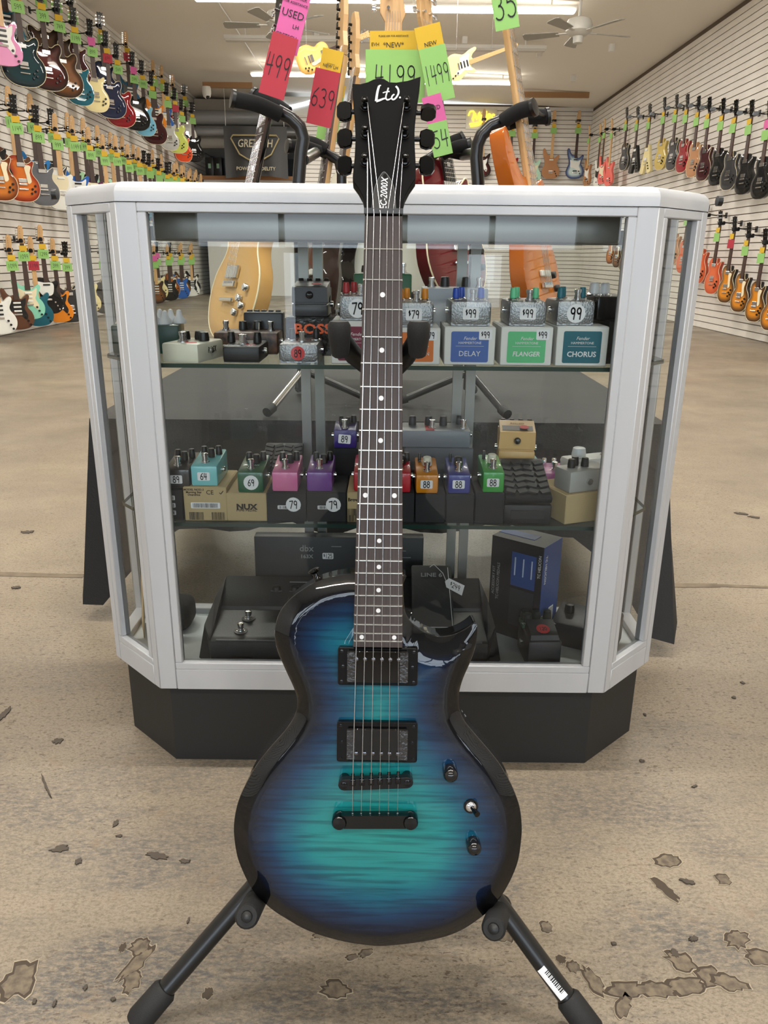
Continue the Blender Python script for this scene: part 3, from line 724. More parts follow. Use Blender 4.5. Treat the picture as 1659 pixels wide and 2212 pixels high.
for p in (ta, tb):
    MB().lathe([(.0088, W0 - .008), (.0088, W0 + .006), (.0075, W0 + .0078), (.003, W0 + .0082)], 18, Matrix.Translation((p.x, p.y, 0))).obj('stud', M_blackg, tl)
    MB().cyl((p.x, p.y, ZTOP - .002), (p.x, p.y, W0 - .007), .0058, 12).obj('stud_post', M_blackg, tl)
SX_t = [761.4, 780, 799.6, 819.5, 838.6, 858.5]; SX_n = [793.7, 807.9, 822, 836.7, 849, 862.4]
order = [2, 1, 0, 3, 4, 5]      # string -> post (low strings left)
gauge = [.00066, .00056, .00046, .00034, .00028, .00024]
for i in range(6):
    n_ = g(SX_n[i], 462, .003); n_.z = W0 + .0032; t_ = g(SX_t[i], 1762, .0); t_ = Vector((t_.x, t_.y, W0 - .001))
    ph = HL @ Vector(PT[(2, 1, 0, 3, 4, 5)[i]])
    MB().tube([t_, sadd[i], n_, ph], gauge[i], 6).obj('string', M_steel, gt)
    MB().cyl((t_.x, t_.y - .001, t_.z), (t_.x, t_.y + .0028, t_.z + .0004), .0013, 8).obj('ball_end', M_steel, tl)
# two humbuckers: ring, cover, pole pieces, corner screws
M_cover = mat('pickup_cover', (5, 5, 6), .05, spec=.6)
M_film = mat('wrinkled_film', (26, 26, 28), .06, 0.0, 1.0, bump=(180, 1.0))
for (x0, y0, x1, y1, cx0, cy0, cx1, cy1, pole_y) in ((730, 1398, 901.5, 1482, 750, 1406, 881, 1478, 1424), (728, 1559, 900.5, 1648, 749, 1574, 880, 1645, 1627)):
    A = g(x0, y0, -.006); B_ = g(x1, y1, -.006); c = (A + B_) / 2; w_, h_ = B_.x - A.x, A.y - B_.y
    ring = MB(); ring.M = Matrix.Translation((c.x, c.y, 0)); ring.prism(rrect(w_, h_, .003), ZTOP - .003, W0 - .0055, .001)
    ro = ring.obj('pickup', mat('pickup_ring', (7, 7, 8), .2, spec=.3), gt)
    A = g(cx0, cy0, -.001); B_ = g(cx1, cy1, -.001); c2 = (A + B_) / 2; w2, h2 = B_.x - A.x, A.y - B_.y
    cv = MB(); cv.M = Matrix.Translation((c2.x, c2.y, 0)); cv.prism(rrect(w2, h2, .0025), W0 - .006, W0 - .0008, .0012); cv.obj('cover', M_cover, ro)
    for s_ in (-1, 1):
        fl_ = MB(); fl_.M = Matrix.Translation((c2.x + s_ * (w2 / 2 - .005), c2.y, 0)); fl_.prism(rrect(.0095, h2 * .92, .001), W0 - .0009, W0 - .0004); fl_.obj('film_edge', M_film, ro)
    py = g(815, pole_y, -.001).y
    for k in range(6):
        x = c2.x + (k - 2.5) * .0098; MB().lathe([(.0024, W0 - .001), (.0024, W0 + .0004), (.0014, W0 + .0009)], 10, Matrix.Translation((x, py, 0))).obj('pole_piece', mat('dark_chrome', (120, 120, 126), .12, 1.0), ro)
    for sx in (-1, 1):
        for sy in (-1, 1): MB().lathe([(.0022, W0 - .0058), (.0020, W0 - .0046), (.0008, W0 - .0044)], 10, Matrix.Translation((c.x + sx * (w_ / 2 - .0045), c.y + sy * (h_ / 2 - .0045), 0))).obj('ring_screw', M_blackg, ro)
        MB().lathe([(.0022, W0 - .0058), (.0020, W0 - .0046), (.0008, W0 - .0044)], 10, Matrix.Translation((c.x + sx * (w_ / 2 - .006), c.y, 0))).obj('height_screw', M_blackg, ro)
# knobs, toggle, strap button
for (x, y) in ((971.5, 1664), (1021.5, 1820)):
    p = g(x, y, -.0135); kn = MB(); kn.lathe([(.0088, ZTOP - .001), (.0090, ZTOP + .002), (.0088, ZTOP + .0125), (.0080, ZTOP + .0155), (.0058, ZTOP + .0180), (.0028, ZTOP + .0192), (.0004, ZTOP + .0195)], 24, Matrix.Translation((p.x, p.y, 0)))
    kn.obj('control_knob', mat('black_chrome_knob', (34, 33, 34), .10, .55, .5), gt)
p = g(1017, 1741, -.0135); tg = MB().lathe([(.0088, ZTOP - .001), (.0088, ZTOP + .0012), (.0072, ZTOP + .0014)], 20, Matrix.Translation((p.x, p.y, 0))).obj('toggle_switch', M_blackg, gt)
MB().lathe([(.0062, ZTOP + .001), (.0062, ZTOP + .003), (.0048, ZTOP + .0042), (.003, ZTOP + .0044)], 16, Matrix.Translation((p.x, p.y, 0))).obj('bush_nut', M_chrome, tg)
MB().tube([(p.x, p.y, ZTOP + .003), (p.x + .0035, p.y - .0012, ZTOP + .010), (p.x + .006, p.y - .002, ZTOP + .0165)], [.0016, .0030, .0036], 12).obj('lever', M_blackg, tg)
p = g(684, 1257, WR_); sbm = MB(); sbm.M = Matrix.Translation((p.x, p.y, zr - .023)) @ Matrix.Rotation(R(-63), 4, 'Z').__matmul__(Matrix.Rotation(R(90), 4, 'X')) 
sbm.M = Matrix.Translation((p.x, p.y - .002, zr - .023)) @ Matrix.Rotation(R(25), 4, 'Z') @ Matrix.Rotation(R(-90), 4, 'X')
sbm.lathe([(.0062, 0), (.0048, .002), (.0038, .006), (.0042, .009), (.0075, .0115), (.0078, .0135), (.004, .015)], 16); sbm.obj('strap_button', M_blackg, gt)

# ---------------------------------------------------------------- stand
st = thing('guitar_stand', 'black tubular tripod guitar stand holding the teal guitar', 'guitar stand', (0, .86, 0))
def S(p): return Vector(p) - Vector((0, .86, 0))
footL, footR = onZ(322, 2178, .030), onZ(1258, 2200, .030)
hub = onY(818, 1640, .88)
for fp, sx in ((footL, -1), (footR, 1)):
    top = hub + Vector((sx * .02, 0, 0)); d = (fp - top).normalized()
    lo = MB().tube([S(top), S(fp)], .0118, 16).obj('leg', M_tubeblack, st)
    e = fp + d * .022; s0 = fp - d * .030
    if e.z < .004: e = fp + d * ((fp.z - .016) / -d.z)
    MB().tube([S(s0), S(s0 + d * .004), S(e - d * .006), S(e)], [.0135, .0165, .0172, .015], 16).obj('rubber_foot', M_rubber, lo)
rear = Vector((hub.x, 1.16, .016)); lo = MB().tube([S(hub), S(rear)], .0118, 14).obj('leg', M_tubeblack, st)
MB().tube([S(rear - (rear - hub).normalized() * .04), S(rear)], .015, 14).obj('rubber_foot', M_rubber, lo)
MB().cyl(S(hub - Vector((0, 0, .03))), S(hub + Vector((0, 0, .03))), .026, 20).obj('collar', M_black, st)
yk = GM @ Vector((g(825, 800).x, g(825, 800).y, W0 - .060))
MB().tube([S(hub - Vector((0, .0, .07))), S(hub + Vector((0, 0, .05))), S(yk - GA * .05), S(yk)], .0105, 14).obj('shaft', M_tubeblack, st)
# yoke arms for the body: tube behind the body, foam-covered pegs reaching forward under the edge
for (bx, by, ex, ey, sx) in ((556, 1938, 533, 1980, -1), (1082, 1956, 1066, 2006, 1)):
    back = GM @ (g(bx, by, -.085)); tip = GM @ (g(ex, ey, .022)); mid = GM @ g(bx + sx * 4, by + 14, -.03)
    low = hub + Vector((sx * .03, -.01, -.05))
    arm = MB().tube([S(low), S(low * .35 + back * .65 + Vector((0, .004, -.01))), S(back)], .008, 12).obj('yoke_arm', M_tubeblack, st)
    dd = (tip - back).normalized()
    MB().tube([S(back - dd * .01), S(back), S(tip - dd * .004), S(tip)], [.011, .0142, .0146, .0120], 18).obj('padded_peg', M_rubber, arm)
    MB().lathe([(.0068, 0), (.0062, .0025), (.003, .0042), (.0004, .0046)], 14, Matrix.Translation(S(tip)) @ dd.to_track_quat('Z', 'Y').to_matrix().to_4x4()).obj('peg_cap', M_black, arm)
# neck cradle: two padded prongs
for (pts, sx) in (([(800, 800, -.058), (765, 768, -.030), (742, 738, -.006), (733, 722, .016)], -1), ([(855, 800, -.058), (878, 770, -.030), (895, 742, -.006), (904, 722, .016)], 1)):
    P3 = [S(GM @ g(x, y, w_)) for x, y, w_ in pts]
    pr = MB().tube(P3, [.009, .011, .0105, .0095], 12).obj('cradle_prong', M_black, st)
    e = P3[-1]; MB().tube([e + Vector((0, .012, -.022)), e, e + Vector((0, -.004, .010)), e + Vector((0, -.004, .014))], [.010, .0125, .0125, .010], 12).obj('prong_pad', M_rubber, pr)
MB().tube([S(GM @ g(796, 806, -.058)), S(GM @ g(860, 806, -.058))], .012, 12).obj('cradle_bar', M_black, st)
# barcode sticker on the right leg
d = (footR - hub).normalized(); mid = footR - d * .055; vn = (CP - mid).normalized(); vn = (vn - d * vn.dot(d)).normalized(); xn = d.cross(vn)
bm_ = Matrix(((-xn.x, -d.x, vn.x, 0), (-xn.y, -d.y, vn.y, 0), (-xn.z, -d.z, vn.z, 0), (0, 0, 0, 1))); bm_.translation = S(mid)
b = MB(); b.M = bm_; n = 6
for k in range(n):
    a0, a1 = R(-38 + 76 * k / n), R(-38 + 76 * (k + 1) / n); rr = .0121
    b.add([(rr * math.sin(a0), -.021, rr * math.cos(a0)), (rr * math.sin(a1), -.021, rr * math.cos(a1)), (rr * math.sin(a1), .021, rr * math.cos(a1)), (rr * math.sin(a0), .021, rr * math.cos(a0))], [(0, 1, 2, 3)])
stk = b.obj('barcode_sticker', M_paperW, st, False)
b = MB(); b.M = bm_; rb = random.Random(3); yy = -.015
while yy < .015:
    hh = rb.choice((.0006, .0012, .0018)); b.add([(-.002, yy, .01225), (.004, yy, .01225), (.004, yy + hh, .01225), (-.002, yy + hh, .01225)], [(0, 1, 2, 3)]); yy += hh + .0009
b.obj('barcode', M_ink, stk, False)
# ================================================================ things inside the case
def slot(l, r, yb, yt, z, Y=None, lo=1.262, hi=1.47):
    """front face of something standing at height z: centre x, front y, width, height"""
    if Y is None: Y = max(lo, min(hi, onZ((l + r) / 2, yb, z).y))
    a = onY(l, yb, Y).x; c = onY(r, yb, Y).x
    return (a + c) / 2, Y, c - a, onY((l + r) / 2, yt, Y).z - z
M_kraft = mat('kraft_card', (186, 164, 122), .8, bump=(500, .1))
M_kbox = mat('black_card', (34, 34, 36), .75)
M_wbox = mat('white_card', (222, 221, 216), .6)
def hammer_mat():
    m = mat('hammered_grey', (148, 150, 152), .32, .7); nt = m.node_tree; b = nt.nodes['Principled BSDF']
    tc = nt.nodes.new('ShaderNodeTexCoord'); v = nt.nodes.new('ShaderNodeTexNoise'); v.inputs['Scale'].default_value = 330; v.inputs['Detail'].default_value = 1.5
    bp = nt.nodes.new('ShaderNodeBump'); bp.inputs['Strength'].default_value = .9; bp.inputs['Distance'].default_value = .0012
    nt.links.new(tc.outputs['Object'], v.inputs['Vector']); nt.links.new(v.outputs['Fac'], bp.inputs['Height']); nt.links.new(bp.outputs['Normal'], b.inputs['Normal'])
    return m
M_hammer = hammer_mat()
def footswitch(parent, x, y, z, s=1.0):
    b = MB().lathe([(.0075 * s, z), (.0075 * s, z + .0018), (.0058 * s, z + .002), (.0058 * s, z + .005), (.0046 * s, z + .0052), (.0046 * s, z + .011), (.0056 * s, z + .0115), (.0056 * s, z + .0165), (.004 * s, z + .0172)], 14, Matrix.Translation((x, y, 0)))
    return b.obj('footswitch', M_chrome, parent)
def knob(parent, x, y, z, r, h, m, skirt=None, name='knob'):
    if skirt:
        MB().lathe([(r * 1.5, z), (r * 1.45, z + .0015), (r * .9, z + .004)], 14, Matrix.Translation((x, y, 0))).obj('knob_skirt', skirt, parent)
    return MB().lathe([(r, z + .0008), (r, z + h * .4), (r * .86, z + h * .94), (r * .7, z + h)], 14, Matrix.Translation((x, y, 0))).obj(name, m, parent)
def sticker(parent, s, x, y, z, kind='rect', col=None, w=.026, h=.016, th=.010, tilt=0.0):
    """price sticker on a face looking at -y"""
    pts = circ(w / 2, 20) if kind == 'round' else rrect(w, h, .002, 3)
    b = MB(); b.add([(p[0], p[1], 0) for p in pts], [tuple(range(len(pts)))])
    so = b.obj('price_sticker', col or M_paperW, parent, False); so.location = (x, y - .0004, z); so.rotation_euler = (R(90), tilt, 0)
    link('price', hand_mesh(s, th, .15), M_ink, so, (0, 0, .0003))
    return so
def flat_text(parent, s, size, x, y, z, m=M_print_w, sx=1.0, bold=0.0, shear=0.0): return link('lettering', text_mesh(s, size, shear, sx, bold), m, parent, (x, y - .0006, z), (R(90), 0, 0))
def barcode(parent, x, y, z, w, h, paper=True, seed=1):
    if paper:
        b = MB(); b.add([(p[0], p[1], 0) for p in rrect(w * 1.15, h * 1.35, .0012, 2)], [tuple(range(12))]); o = b.obj('label', M_paperW, parent, False); o.location = (x, y - .0003, z); o.rotation_euler = (R(90), 0, 0)
    b = MB(); rb = random.Random(seed); t = -w / 2
    while t < w / 2 - .001:
        q = rb.choice((.0004, .0007, .0011)); b.add([(t, -h / 2, 0), (t + q, -h / 2, 0), (t + q, h / 2, 0), (t, h / 2, 0)], [(0, 1, 2, 3)]); t += q + rb.choice((.0005, .0009))
    o = b.obj('barcode', M_print_k, parent, False); o.location = (x, y - .0007, z); o.rotation_euler = (R(90), 0, 0)
def carton(name, label, sl, z, depth, m, rz=0.0, group=None, lid=True):
    x, Y, w_, h_ = sl
    t = thing(name, label, 'box', (x, Y, z), (0, 0, rz), group)
    MB().rbox((0, depth / 2, h_ / 2), (w_, depth, h_ - .0006), .0012, 0, 1).obj('carton', m, t)
    if lid:
        MB().box((0, depth / 2, h_ - .0002), (w_ - .004, depth - .004, .0008)).obj('lid_flap', m, t, False)
    return t
def stomp(name, label, sl, z, depth, m, knobs=(), sw=(0, .2), rz=0.0, slope=0.0, group='stomp boxes in the display case', rad=.004, jacks=True, kh=.013, swz=1.0):
    """pedal enclosure: front face at local y=0, body going back; knobs (x fraction, y fraction, r, mat, skirt)"""
    x, Y, w_, h_ = sl
    t = thing(name, label, 'effects pedal', (x, Y, z), (0, 0, rz), group)
    b = MB(); b.rbox((0, depth / 2, h_ / 2), (w_, depth, h_), rad, 0, 2)
    if slope: b.v = [(p[0], p[1], p[2] + (slope * p[1] if p[2] > h_ / 2 else 0)) for p in b.v]
    body = b.obj('enclosure', m, t)
    MB().box((0, depth / 2, .0022), (w_ - .003, depth - .003, .0044)).obj('base_plate', m, t, False)
    for (fx, fy, r, km, sk) in knobs:
        knob(t, fx * w_, fy * depth, h_ + slope * fy * depth, r, kh, km, sk)
    if sw is not None: footswitch(t, sw[0] * w_, sw[1] * depth, h_ + slope * sw[1] * depth, swz)
    if jacks:
        for s_ in (-1, 1): MB().cyl((s_ * w_ / 2, depth * .45, h_ * .55), (s_ * (w_ / 2 + .005), depth * .45, h_ * .55), .0048, 10).obj('jack', M_chrome, t)
    return t
M_kn_k = mat('black_knob', (12, 12, 13), .35); M_kn_w = mat('white_knob', (225, 228, 232), .35)
# ---- top shelf: hammered-finish pedals on their white cartons
Z1 = SH1 + .0005
HT = [('FUZZ', (118, 32, 58), (150, 24, 34), 716, 825, 694, 797, 733, 816, 79, 'round', 'red'), ('DISTORTION', (214, 116, 48), (206, 128, 22), 841, 949, 708, 800, 851, 936, 79, 'rect', 'orange'),
      ('DELAY', (74, 104, 172), (24, 70, 170), 958, 1066.6, 706, 800.5, 972, 1060, 99, 'rect', 'blue'), ('FLANGER', (96, 190, 130), (96, 192, 142), 1078.5, 1189, 706, 799, 1098, 1179, 99, 'rect', 'mint green'),
      ('CHORUS', (28, 98, 112), (14, 98, 112), 1197.6, 1307.6, 705, 799, 1201, 1283, 99, 'round', 'teal')]
for (nm, pc, kc, l, r, yt, yb, pl, pr, price, kind, cn) in HT:
    sl = slot(l, r, yb, yt, Z1, 1.268); w_, h_ = sl[2], sl[3]
    bx = carton('pedal_carton', 'white pedal carton with %s printed panel on the upper shelf' % cn, sl, Z1, .115, M_wbox, group='white printed pedal cartons')
    pan = MB(); pan.add([(p[0], p[1], 0) for p in rrect(w_ * .74, h_ * .80, .003)], [tuple(range(20))]); po = pan.obj('printed_panel', mat('panel_' + nm, pc, .6), bx, False)
    po.location = (0, -.0005, h_ * .48); po.rotation_euler = (R(90), 0, 0)
    flat_text(bx, 'Fender', .0075, 0, -.0006, h_ * .70, shear=.3); flat_text(bx, 'HAMMERTONE', .0055, 0, -.0006, h_ * .585)
    MB().box((0, -.0010, h_ * .50), (w_ * .55, .0003, .0004)).obj('rule', M_print_w, bx, False)
    flat_text(bx, nm, {'FLANGER': .0105, 'DISTORTION': .0080}.get(nm, .0118), 0, -.0006, h_ * .30, bold=.02 if nm in ('FLANGER', 'CHORUS') else 0, shear=.15 if nm == 'FLANGER' else 0)
    if nm in ('DISTORTION', 'DELAY', 'FLANGER'):
        sticker(bx, '$%d' % price, w_ * .30, -.0009, h_ * .80, 'rect', None, .021, .016, .010)
    sp = slot(pl, pr, yt, yt - 56, Z1 + h_ + .001, 1.274); KM = mat('knob_' + nm, kc, .4)
    pd = stomp('effects_pedal', 'hammered grey pedal with %s knobs, price sticker %d, on its carton' % (cn, price), sp, Z1 + h_ + .001, .105, M_hammer,
               [(-.34, .28, .0058, KM, M_chrome), (.30, .42, .0058, KM, M_chrome), (-.16, .62, .0058, KM, M_chrome)], (.06, .14), rad=.006, kh=.019)
    if kind == 'round': sticker(pd, str(price), w_ * (.0 if nm != 'FUZZ' else -.02), 0, sp[3] * .48, 'round', None, .030, .03, .018)
    else: sticker(pd, '$%d' % price, 0, 0, sp[3] * .50, 'rect', None, .026, .019, .0125)
# grey hammered pedal with red 89 dot
sl = slot(603, 688, 795, 742, Z1, 1.272); pd = stomp('effects_pedal', 'hammered grey pedal with two black knobs and a red 89 dot', sl, Z1, .105, M_hammer, [(-.25, .5, .006, M_kn_k, M_chrome), (.38, .55, .006, M_kn_k, M_chrome)], (.05, .28), rad=.006, kh=.019)
sticker(pd, '89', -.001, 0, sl[3] * .50, 'round', M_red, .023, .02, .012)
# BLACK CAT
sl = slot(482, 562, 788, 748, Z1, 1.272); pd = stomp('effects_pedal', 'black pedal lettered BLACK CAT across its top edge', sl, Z1, .10, mat('satin_black', (24, 24, 27), .4), [(.32, .5, .007, M_kn_k, None), (-.42, .55, .007, M_kn_k, None)], (-.02, .28), kh=.018, swz=1.35)
link('lettering', text_mesh('BLACK CAT', .0095, 0, 1.0, .04), M_print_w, pd, (-.006, .012, sl[3] + .0003)); MB().prism(circ(.009, 16, .012, .022), sl[3], sl[3] + .0004).obj('red_dot', M_red, pd, False)
# cream pedal
sl = slot(347, 433, 788, 742, Z1, 1.268); pd = stomp('effects_pedal', 'cream pedal with black chicken-head knobs in the left corner', sl, Z1, .095, mat('cream_enamel', (222, 220, 200), .3), [(-.30, .62, .0085, M_kn_k, None), (.06, .70, .009, M_kn_k, None), (.30, .52, .009, M_kn_k, None)], (-.06, .22), rz=R(-14), kh=.015, swz=1.2)
o = link('lettering', text_mesh('ROCK', .014, .2, .8), M_print_k, pd, (sl[2] / 2 + .0006, .05, sl[3] * .55), (R(90), 0, R(90))); MB().prism(circ(.009, 14, .012, .02), sl[3], sl[3] + .0004).obj('red_dot', M_red, pd, False)
# dark green pedal with white knobs and looped white cable
sl = slot(246, 388, 757, 702, Z1, 1.375); pd = stomp('effects_pedal', 'dark green sloped pedal with five white pointer knobs at the left end', sl, Z1, .085, mat('dark_green_enamel', (26, 66, 58), .35), [], (-.42, .5), rz=R(8), kh=.016)
for fx, fy in ((.16, .2), (.36, .2), (.22, .62), (.42, .62), (.60, .45)): 
    MB().lathe([(.0115, sl[3]), (.0115, sl[3] + .006), (.006, sl[3] + .013), (.004, sl[3] + .022), (.001, sl[3] + .024)], 14, Matrix.Translation((fx * sl[2] * .8, fy * .085, 0))).obj('knob', M_kn_w, pd)
cb = thing('cable', 'white cable looped over the left end of the upper shelf', 'cable', (-.482, 1.447, Z1))
MB().tube(spline([(-.012, -.01, .004), (-.014, -.005, .035), (-.002, .0, .058), (.02, .01, .064), (.034, .018, .052), (.05, .02, .02)], 6, False), .0032, 8).obj('cord', mat('white_cable', (206, 206, 198), .5), cb)
# second row: black pedal behind BLACK CAT, little black switcher, compact pedal on a BOSS carton
sl = slot(462, 600, 750, 718, Z1, 1.385); pd = stomp('effects_pedal', 'wide black pedal behind the BLACK CAT pedal with two footswitches', sl, Z1, .075, mat('graphic_black', (30, 26, 26), .4, var=((120, 84, 66), 60, (1, 1, 1))), [(-.10, .6, .008, M_kn_k, None), (.12, .75, .009, M_kn_k, None)], (-.36, .5), kh=.016)
footswitch(pd, sl[2] * .36, .035, sl[3]); MB().cyl((.02, .03, sl[3]), (.021, .03, sl[3] + .015), .0012, 6).obj('toggle', M_chrome, pd)
sl = slot(618, 726, 768, 686, Z1, 1.37); bx = carton('pedal_carton', 'black carton with orange BOSS lettering on the upper shelf', sl, Z1, .09, mat('black_shrink_wrap', (18, 18, 20), .15, bump=(60, .8)), group='black pedal cartons')
flat_text(bx, 'BOSS', .023, .004, -.0008, sl[3] * .70, mat('orange_print', (226, 96, 46), .5), 1.25, .03); hb = sl[3]
def compact(name, label, sl, z, m, pad, knobm, rz=0.0, plug=True, legend=None, legm=None, dep=.098):
    """classic compact pedal: low base, big hinged treadle, thumbscrew, recessed knob row at the back"""
    x, Y, w_, h_ = sl; t = thing(name, label, 'effects pedal', (x, Y, z), (0, 0, rz), 'stomp boxes in the display case')
    zb = h_ * .36
    MB().rbox((0, dep / 2, zb / 2), (w_, dep, zb), .003).obj('base', m, t)
    b = MB(); b.add([(-w_ / 2, .0, zb + .004), (w_ / 2, .0, zb + .004), (w_ / 2, dep * .80, zb + .014), (-w_ / 2, dep * .80, zb + .014), (-w_ / 2 + .001, .0, h_ * .86), (w_ / 2 - .001, .0, h_ * .86), (w_ / 2 - .001, dep * .80, h_), (-w_ / 2 + .001, dep * .80, h_)],
                    [(3, 2, 1, 0), (4, 5, 6, 7), (0, 1, 5, 4), (1, 2, 6, 5), (2, 3, 7, 6), (3, 0, 4, 7)]); b.obj('treadle', m, t, False)
    MB().box((0, dep * .4, zb + .003), (w_ * .92, dep * .72, .012)).obj('hinge_block', m, t, False)
    sl_ = (h_ - h_ * .86) / (dep * .8)
    b = MB(); b.add([(-w_ * .42, .006, h_ * .86 + .006 * sl_ + .0008), (w_ * .42, .006, h_ * .86 + .006 * sl_ + .0008), (w_ * .42, dep * .40, h_ * .86 + dep * .40 * sl_ + .0008), (-w_ * .42, dep * .40, h_ * .86 + dep * .40 * sl_ + .0008)], [(0, 1, 2, 3)]); b.obj('rubber_pad', pad, t, False)
    MB().lathe([(.0062, 0), (.0066, .004), (.0045, .008), (.001, .009)], 14, Matrix.Translation((0, 0, h_ * .64)) @ Matrix.Rotation(R(90), 4, 'X')).obj('thumb_screw', M_blackg, t)
    for k in range(4): knob(t, (k - 1.5) * w_ * .25, dep * .90, h_ * .80, .0056, .016, knobm)
    MB().box((0, dep * .9, h_ * .4), (w_, dep * .2, h_ * .8)).obj('control_panel', m, t, False)
    b = MB().prism(circ(.0085, 16, w_ * .18, dep * .22), 0, .0004); o = b.obj('red_dot', M_red, t, False); o.location = (0, 0, h_ * .86 + dep * .22 * sl_ + .001); o.rotation_euler = (math.atan(sl_), 0, 0)
    for s_ in (-1, 1): MB().cyl((s_ * w_ / 2, dep * .62, zb * .9), (s_ * (w_ / 2 + .006), dep * .62, zb * .9), .0052, 10).obj('jack', M_chrome, t)
    if legend: link('lettering', text_mesh(legend, .0085, 0, .9), legm, t, (0, dep * .55, h_ * .86 + dep * .55 * sl_ + .0012), (math.atan(sl_), 0, 0))
    return t
M_dgrey = mat('charcoal_enamel', (44, 45, 50), .35)
sl = slot(631, 708, 682, 610, Z1 + hb + .001, 1.374); compact('compact_pedal', 'charcoal compact pedal standing on the BOSS carton', sl, Z1 + hb + .001, M_dgrey, M_black, M_kn_k)
sl = slot(526, 612, 702, 674, Z1, 1.455); pd = stomp('effects_pedal', 'small black multi-button pedal at the back of the upper shelf', sl, Z1, .03, M_dgrey, [], None, jacks=False)
for k in range(5): MB().rbox(((k - 2) * sl[2] * .18, .014, sl[3] + .001), (.009, .012, .004), .001).obj('button', M_kn_k, pd)
# silver pedal and green box behind the hammered row, black tablet, gooseneck
sl = slot(912, 1052, 690, 622, Z1, 1.40); pd = stomp('effects_pedal', 'silver wide pedal with black knobs behind the hammered pedals', sl, Z1, .075, mat('silver_enamel', (196, 200, 206), .35), [(-.15, .4, .0085, M_kn_k, None), (.18, .4, .0085, M_kn_k, None)], (-.36, .3), kh=.018); footswitch(pd, sl[2] * .38, .026, sl[3])
sl = slot(764, 888, 690, 590, Z1, 1.43); pd = stomp('effects_pedal', 'tall green pedal mostly hidden behind the guitar neck', sl, Z1, .05, mat('green_enamel', (26, 100, 58), .4), [(-.3, .5, .008, M_kn_k, None), (.1, .5, .008, M_kn_k, None)], (.35, .3))
# black pedal with three white knobs on black carton at the right end
sl = slot(1304, 1412, 786, 694, Z1, 1.305); bx = carton('pedal_carton', 'black carton at the right end of the upper shelf with white side print', sl, Z1, .11, mat('matte_black_card', (22, 22, 24), .4), rz=R(10), group='black pedal cartons')
for i, (s_, sz, zz) in enumerate((('Fender', .012, .78), ('WAYLON JENNINGS', .0062, .40), ('PHASER', .0062, .27))): link('lettering', text_mesh(s_, sz, .3 if i == 0 else 0), M_print_w, bx, (sl[2] / 2 + .0008, .055, sl[3] * zz), (R(90), 0, R(90)))
h9 = sl[3]; sl = slot(1284, 1392, 694, 640, Z1 + h9 + .001, 1.318); pd = stomp('effects_pedal', 'black pedal with three white knobs and winged mark at the right end', sl, Z1 + h9 + .001, .10, mat('gloss_black_enamel', (16, 16, 18), .22), [(-.34, .45, .0082, M_kn_w, M_chrome), (-.12, .45, .0082, M_kn_w, M_chrome), (-.22, .7, .0082, M_kn_w, M_chrome)], (.3, .3), rz=R(10), kh=.020)
wg = MB()
for k in range(3): wg.tube([(0, -.008 + .002 * k, .010 - .006 * k), (0, .006 - .002 * k, .012 - .006 * k), (0, .008 - .003 * k, .008 - .006 * k)], .0008, 5)
o = wg.obj('winged_mark', M_print_w, pd); o.location = (sl[2] / 2 + .0006, .05, sl[3] * .5)
# ---- middle shelf
Z2 = SH2 + .0005
MINI = [  # name colour, carton material, carton px (l, r, top, bottom), pedal px (l, r, top, bottom), price, label bits
    ('charcoal', (48, 46, 46), M_kbox, (354, 398, 1058, 1132), (356, 411, 1014, 1056), '89', 'rect'),
    ('turquoise', (122, 196, 200), M_kraft, (401, 493, 1052, 1137), (414, 471, 1007, 1051), '64', 'rect'),
    ('dark green', (24, 88, 56), M_kraft, (492, 578, 1066, 1140), (514, 570, 1020, 1063), '69', 'round'),
    ('bubblegum pink', (212, 112, 160), M_kbox, (578, 663, 1064, 1138), (588, 644, 1020, 1063), None, ''),
    ('violet', (112, 58, 142), M_kbox, (664, 748, 1064, 1138), (663, 718, 1020, 1063), None, ''),
    ('red', (184, 28, 40), M_kraft, (750, 836, 1064, 1140), (764, 832, 1020, 1064), None, ''),
    ('crimson', (188, 26, 44), M_kbox, (838, 894, 1066, 1140), (842, 887, 1022, 1065), None, ''),
    ('amber orange', (212, 134, 20), M_kbox, (896, 960, 1068, 1140), (898, 946, 1026, 1069), '88', 'rect'),
    ('royal blue', (52, 58, 140), M_kbox, (962, 1022, 1068, 1140), (967, 1015, 1026, 1069), '88', 'rect'),
    ('leaf green', (58, 160, 66), M_kbox, (1024, 1086, 1066, 1140), (1042, 1088, 1020, 1066), '88', 'rect')]
